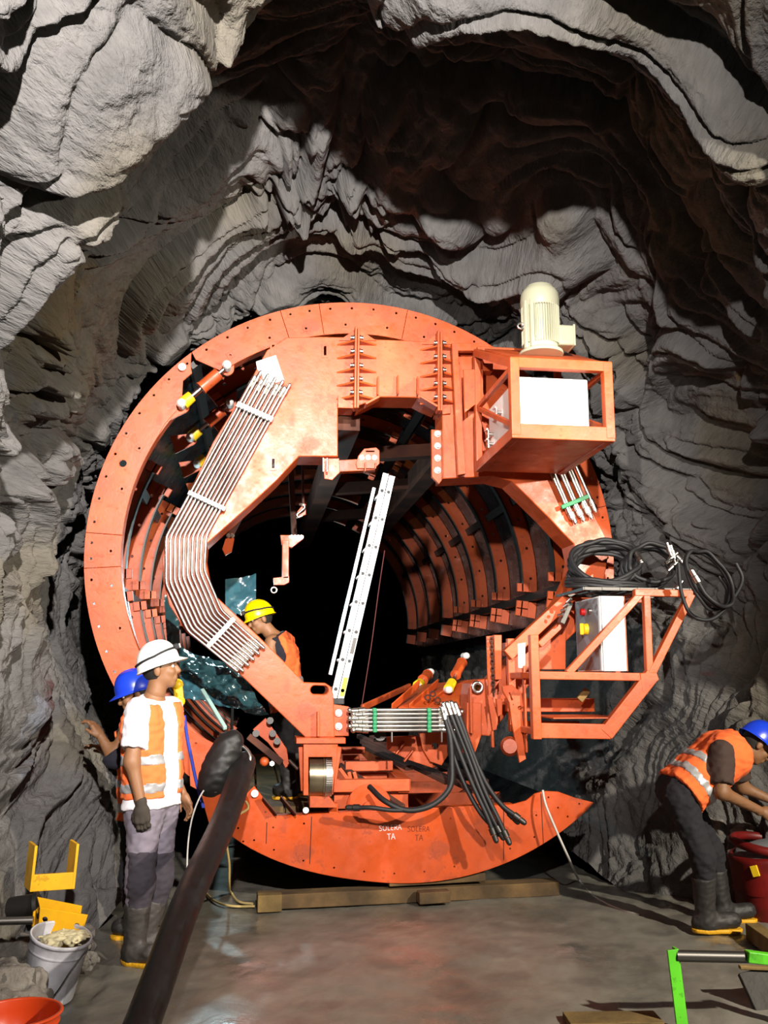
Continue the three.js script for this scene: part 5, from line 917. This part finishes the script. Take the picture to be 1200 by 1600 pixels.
// buckets
{
  const bucket = (name, label, c, r, h, tilt, mat, open) => {
    const t = thing(name, label, 'bucket'); const q = new THREE.Quaternion().setFromEuler(new THREE.Euler(...tilt)); const L = pr => at(new THREE.LatheGeometry(pr.map(([a, b]) => new THREE.Vector2(a * r, b * h)), 48), c, q);
    part('wall', L([[.001, .004], [.84, .004], [.86, .015], [.955, .75], [.985, .76], [.985, .79], [.96, .8], [.99, .93], [1.03, .94], [1.05, .97], [1.03, 1], [.98, 1], [.95, .97], [.93, .75], [.83, .03], [.001, .03]]), mat, t); return [t, q];
  };
  const cb = G(80, 1560, 0); const [t, q] = bucket('bucket', 'white plastic bucket full of pale scraps beside the yellow bracket', V(cb.x - .02, .02, cb.z), .15, .31, [.16, 0, -.2], M.whitePlastic);
  const top = V(0, .285, 0).applyQuaternion(q).add(V(cb.x - .02, .02, cb.z));
  part('handle', tube([V(.15, .28, .04), V(.1, .2, .115), V(.06, .1, .14), V(.02, .02, .14)].map(v => v.applyQuaternion(q).add(V(cb.x - .02, .02, cb.z))), .0035, 30, 6), M.darkSteel, t, 'thin wire handle');
  const rr = rng(404); const rag = (mat, dx, dz, s, i) => { const c = top.clone().add(V(dx, .0, dz)); const b = bounds([c], s * 1.5); return single('cloth_scrap', surfaceNets(wrinkle((x, y, z) => Math.hypot((x - c.x) / 1.2, (y - c.y) / .45, (z - c.z)) - s + s * .35 * n3(x * 14, y * 14, z * 14 + i), .012, 30, i), b.min, b.max, .007), mat, 'crumpled pale scrap stuffed into the white bucket', 'scrap', 'scraps in the white bucket'); };
  const rg = std({ color: 0xc2b894, roughness: .95, bumpMap: tBumpC, bumpScale: .006 }); rag(rg, -.03, .03, .06, 1); rag(rg, .05, -.03, .065, 2); rag(rg, -.01, -.06, .055, 3); rag(rg, .07, .05, .045, 4);
  const c2 = G(20, 1660, 0); bucket('bucket', 'orange plastic bucket cut by the picture edge in front of the white bucket', V(c2.x, 0.0, c2.z + .0), .185, .2, [0, 0, 0], M.bucketOrange);
}
// steel cylinder, black pipe end and stones at the foot of the left wall
{
  const t = thing('steel_cylinder', 'dark steel cylinder end lying beside the yellow bracket', 'cylinder'); part('barrel', [cyl(U(18, 1420, -5.5), U(58, 1414, -5.45), .06, .06, 24)], M.darkSteel, t); part('rod', cyl(U(-20, 1440, -5.3), U(52, 1438, -5.3), .02, .02, 14), M.steel, t, 'bright rod'); part('cap', cyl(U(54, 1415, -5.45), U(60, 1414, -5.45), .07, .07, 24), M.black, t);
  const stone = (c, s, i, label, g) => { const b = bounds([c], s * 1.7); return single('stone', surfaceNets((x, y, z) => Math.hypot((x - c.x) / 1.25, (y - c.y) / .8, z - c.z) - s * (1 + .3 * n3(x * .9 / s, y * .9 / s, z * .9 / s + i) + .1 * n3b(x * 2.2 / s, y * 2.2 / s, z * 2.2 / s + i)), b.min, b.max, s / 14), M.rock, label, 'stone', g); };
  const rs = [[15, 1500, .15, -5.0], [38, 1525, .1, -4.9], [-5, 1545, .16, -4.8], [22, 1450, .13, -5.6], [120, 1400, .1, -6.0], [105, 1420, .09, -5.8], [60, 1540, .05, -4.75], [130, 1420, .07, -5.7]];
  rs.forEach(([x, y, s, z], i) => { const c = U(x, y, z); c.y = Math.max(s * .5, Math.min(c.y, s * .9)); stone(c, s, i * 3.3, 'grey broken stone at the foot of the left rock wall', 'stones at the left wall'); });
  const rr = [[1140, 1290, .16, -6.9], [1175, 1300, .13, -6.7], [1110, 1300, .12, -7.0], [1195, 1250, .17, -7.0], [1080, 1310, .1, -7.2]];
  rr.forEach(([x, y, s, z], i) => { const c = U(x, y, z); c.y = Math.max(c.y, s * .6); stone(c, s, 40 + i * 2.7, 'grey broken stone piled behind the bending worker', 'stones behind the worker'); });
}
// foreground at the right: green stand, tube, boards, red drum
{
  const t = thing('green_stand', 'bright green painted steel post of a low stand on the floor', 'stand'); const a = G(1066, 1612, 0), b = U(1050, 1484, a.z);
  part('post', [bar(V(a.x, 0, a.z), b, .05, .012, V(1, 0, 0), .002), bar(V(a.x + .03, 0, a.z - .03), b.clone().add(V(.03, 0, -.03)), .012, .05, V(1, 0, 0), .002)], M.limeGreen, t);
  const e = U(1190, 1490, a.z); part('tube', cyl(b.clone().add(V(.02, -.03, -.01)), e.clone().add(V(0, -.02, -.01)), .026, .026, 18), M.darkSteel, t, 'grey steel cross tube');
  part('lug', [bar(U(1166, 1494, a.z + .01), U(1215, 1500, a.z + .01), .05, .05, V(0, 1, 0))], M.limeGreen, t, 'green end lug');
  part('leg', bar(V(e.x + .1, 0, e.z), e.clone().add(V(.1, 0, 0)), .05, .05), M.limeGreen, t);
  const bd = thing('dark_board', 'dark wet board standing at the right edge beside the green stand', 'board'); const c = U(1175, 1510, -4.7), f = G(1180, 1625, 0); part('board', bar(V(c.x + .13, 0, c.z + .12), c.clone().add(V(.1, 0, 0)), .36, .03, V(1, 0, .15)), std({ color: 0x2b2720, roughness: .7, map: tGrime, bumpMap: tBump, bumpScale: .004 }), bd); part('frayed_edge', bar(c.clone().add(V(-.07, .0, .0)), c.clone().add(V(.28, -.01, .06)), .018, .036, V(0, 1, 0)), M.woodPale, bd, 'pale frayed edge');
  single('plank', bar(G(885, 1596, .02), G(1030, 1594, .02), .035, .16, V(0, 1, 0), .004), M.woodPale, 'pale wooden plank lying on the floor by the green stand', 'plank');
  single('timber_block', bar(G(1176, 1455, .05), G(1240, 1500, .05), .1, .09, V(0, 1, 0), .006), M.woodPale, 'pale timber block on the floor beside the red drum', 'timber');
  const d = thing('red_drum', 'dark red metal drum with yellow label beside the bending worker', 'drum'); const o = G(1196, 1434, 0); const L = pr => at(new THREE.LatheGeometry(pr.map(([r, y]) => new THREE.Vector2(r, y)), 48), V(o.x + .12, 0, o.z + .0), new THREE.Quaternion().setFromEuler(new THREE.Euler(.0, 0, .12)));
  part('shell', L([[.001, 0], [.27, 0], [.285, .02], [.28, .04], [.28, .2], [.29, .21], [.28, .22], [.28, .4], [.285, .42], [.27, .44], [.24, .44]]), M.red, d); part('lid', L([[.24, .43], [.22, .46], [.1, .5], [.001, .5]]), M.panelGrey, d, 'grey lid'); const lb = V(o.x + .12 - .04 - .23, .34, o.z + .175); part('label', at(new RoundedBoxGeometry(.05, .07, .012, 1, .003), lb, new THREE.Quaternion().setFromEuler(new THREE.Euler(0, -.92, .3))), M.yellowCap, d, 'yellow label'); part('rim_hose', at(new THREE.TorusGeometry(.25, .03, 10, 40), V(o.x + .08, .47, o.z), qTo(V(.1, 1, .1), V(0, 0, 1))), M.red, d);
}
// papers
{
  const sheetOf = (pp, z, label) => { const pts = pp.map(([x, y]) => U(x, y, z)); const g = plateW(pts, z, .002, [], 0); return single('paper_sheet', g, M.paper, label, 'paper'); };
  sheetOf([[400, 565], [431, 555], [444, 594], [414, 603], [409, 585], [402, 577]], ZP + .012, 'crumpled white paper stuck on the left portal arm');
  sheetOf([[809, 1006], [821, 1004], [820, 1044], [810, 1043]], -6.48, 'narrow white paper tag hanging by the control frame post');
}
// cool work lamp inside the bore and the plastic sheets it lights
{
  const t = thing('work_lamp', 'small cool white work lamp inside the formwork behind the left portal arm', 'lamp'); const p = V(...WORKLAMP.pos);
  part('housing', box(p.x - .08, p.x + .08, p.y - .06, p.y + .06, p.z - .1, p.z - .06, .01), M.black, t); const l = part('lens', box(p.x - .06, p.x + .06, p.y - .045, p.y + .045, p.z - .06, p.z - .055, .002), std({ color: 0xffffff, emissive: new THREE.Color(...WORKLAMP.color), emissiveIntensity: 3 }), t); part('stand', bar(V(p.x, deckY, p.z - .08), V(p.x, p.y - .05, p.z - .08), .03, .03), M.black, t);
  const L = new THREE.PointLight(new THREE.Color(...WORKLAMP.color), WORKLAMP.I, 0, 2); L.position.copy(p); L.castShadow = true; L.shadow.radius = 3; L.shadow.mapSize.set(1024, 1024); scene.add(L);
}
// wet plastic membrane hanging and lying inside the bore, catching the cool lamp
{
  const mat = phy({ color: 0x3d6b78, roughness: .22, clearcoat: .6, clearcoatRoughness: .15, side: THREE.DoubleSide });
  const drape = (c, nu, nv, amp, fr, label) => {
    const pos = [], idx = []; const [A, B, C, D] = c.map(q => U(...q));
    for (let j = 0; j <= nv; j++) for (let i = 0; i <= nu; i++) { const u = i / nu, v = j / nv, p = A.clone().lerp(B, u).lerp(D.clone().lerp(C, u), v); const k = amp * n3(p.x * fr, p.y * fr, p.z * fr) + amp * .4 * n3b(p.x * fr * 2.7, p.y * fr * 2.7, p.z * fr * 2.7); p.z += k; p.y += k * .4; pos.push(p.x, p.y, p.z); }
    for (let j = 0; j < nv; j++) for (let i = 0; i < nu; i++) { const a = j * (nu + 1) + i, b = a + nu + 1; idx.push(a, b, a + 1, a + 1, b, b + 1); }
    const g = new THREE.BufferGeometry(); g.setAttribute('position', new THREE.Float32BufferAttribute(pos, 3)); g.setIndex(idx); g.computeVertexNormals(); return single('plastic_membrane', g, mat, label, 'membrane');
  };
  drape([[256, 930, -7.75], [277, 925, -7.75], [282, 1016, -7.7], [262, 1018, -7.7]], 10, 30, .02, 5, 'blue grey plastic membrane hanging between left ribs and portal arm');
  drape([[280, 1012, -8.3], [372, 1040, -8.3], [420, 1120, -7.7], [282, 1090, -7.7]], 50, 40, .05, 5, 'crumpled wet teal membrane lying inside the bore behind the white helmet');
  drape([[352, 905, -8.9], [400, 898, -8.9], [400, 960, -8.8], [352, 958, -8.8]], 24, 20, .03, 4, 'pale blue membrane lit by the lamp behind the yellow helmet');
}
// ---------------------------------------------------------------- lamps
function floodlight(F, label) {
  const t = thing('floodlight', label, 'floodlight', 'site floodlights');
  const p = V(...F.pos), d = V(...F.aim).sub(p).normalize(), q = qTo(d, V(0, 0, 1)), b = p.clone().addScaledVector(d, -.05);
  part('housing', at(new RoundedBoxGeometry(.34, .26, .09, 2, .02), b.clone().addScaledVector(d, -.02), q), M.black, t);
  const lens = part('lens', at(new THREE.BoxGeometry(.28, .2, .006), b.clone().addScaledVector(d, .03), q), std({ color: 0xffffff, emissive: new THREE.Color(...F.color), emissiveIntensity: 6 }), t);
  lens.castShadow = false;
  part('bracket', [bar(b.clone().addScaledVector(d, -.06), b.clone().addScaledVector(d, -.06).add(V(.25, .1, .35)), .03, .03)], M.darkSteel, t);
  const L = new THREE.SpotLight(new THREE.Color(...F.color), F.I, 0, F.angle * RAD, F.pen, 2); L.position.copy(p); L.target.position.set(...F.aim); L.castShadow = true; L.shadow.mapSize.set(2048, 2048); L.shadow.radius = F.radius; L.shadow.bias = -.0005;
  scene.add(L); scene.add(L.target);
}
floodlight(FLOODS[0], 'site floodlight fixed high under the vault facing the formwork');
floodlight(FLOODS[2], 'narrow site floodlight on the left wall shining into the bore');
floodlight(FLOODS[1], 'site floodlight in the side bay lighting the kneeling worker');
// every thing's origin moves to its base
for (const o of tops) {
  const b = new THREE.Box3().setFromObject(o); if (b.isEmpty()) continue; const c = V((b.min.x + b.max.x) / 2, b.min.y, (b.min.z + b.max.z) / 2);
  if (o.isMesh) { o.geometry = o.geometry.clone(); o.geometry.translate(-c.x, -c.y, -c.z); o.position.add(c); }
  else { for (const k of o.children) k.position.sub(c); o.position.add(c); }
}
renderer.render(scene, camera);
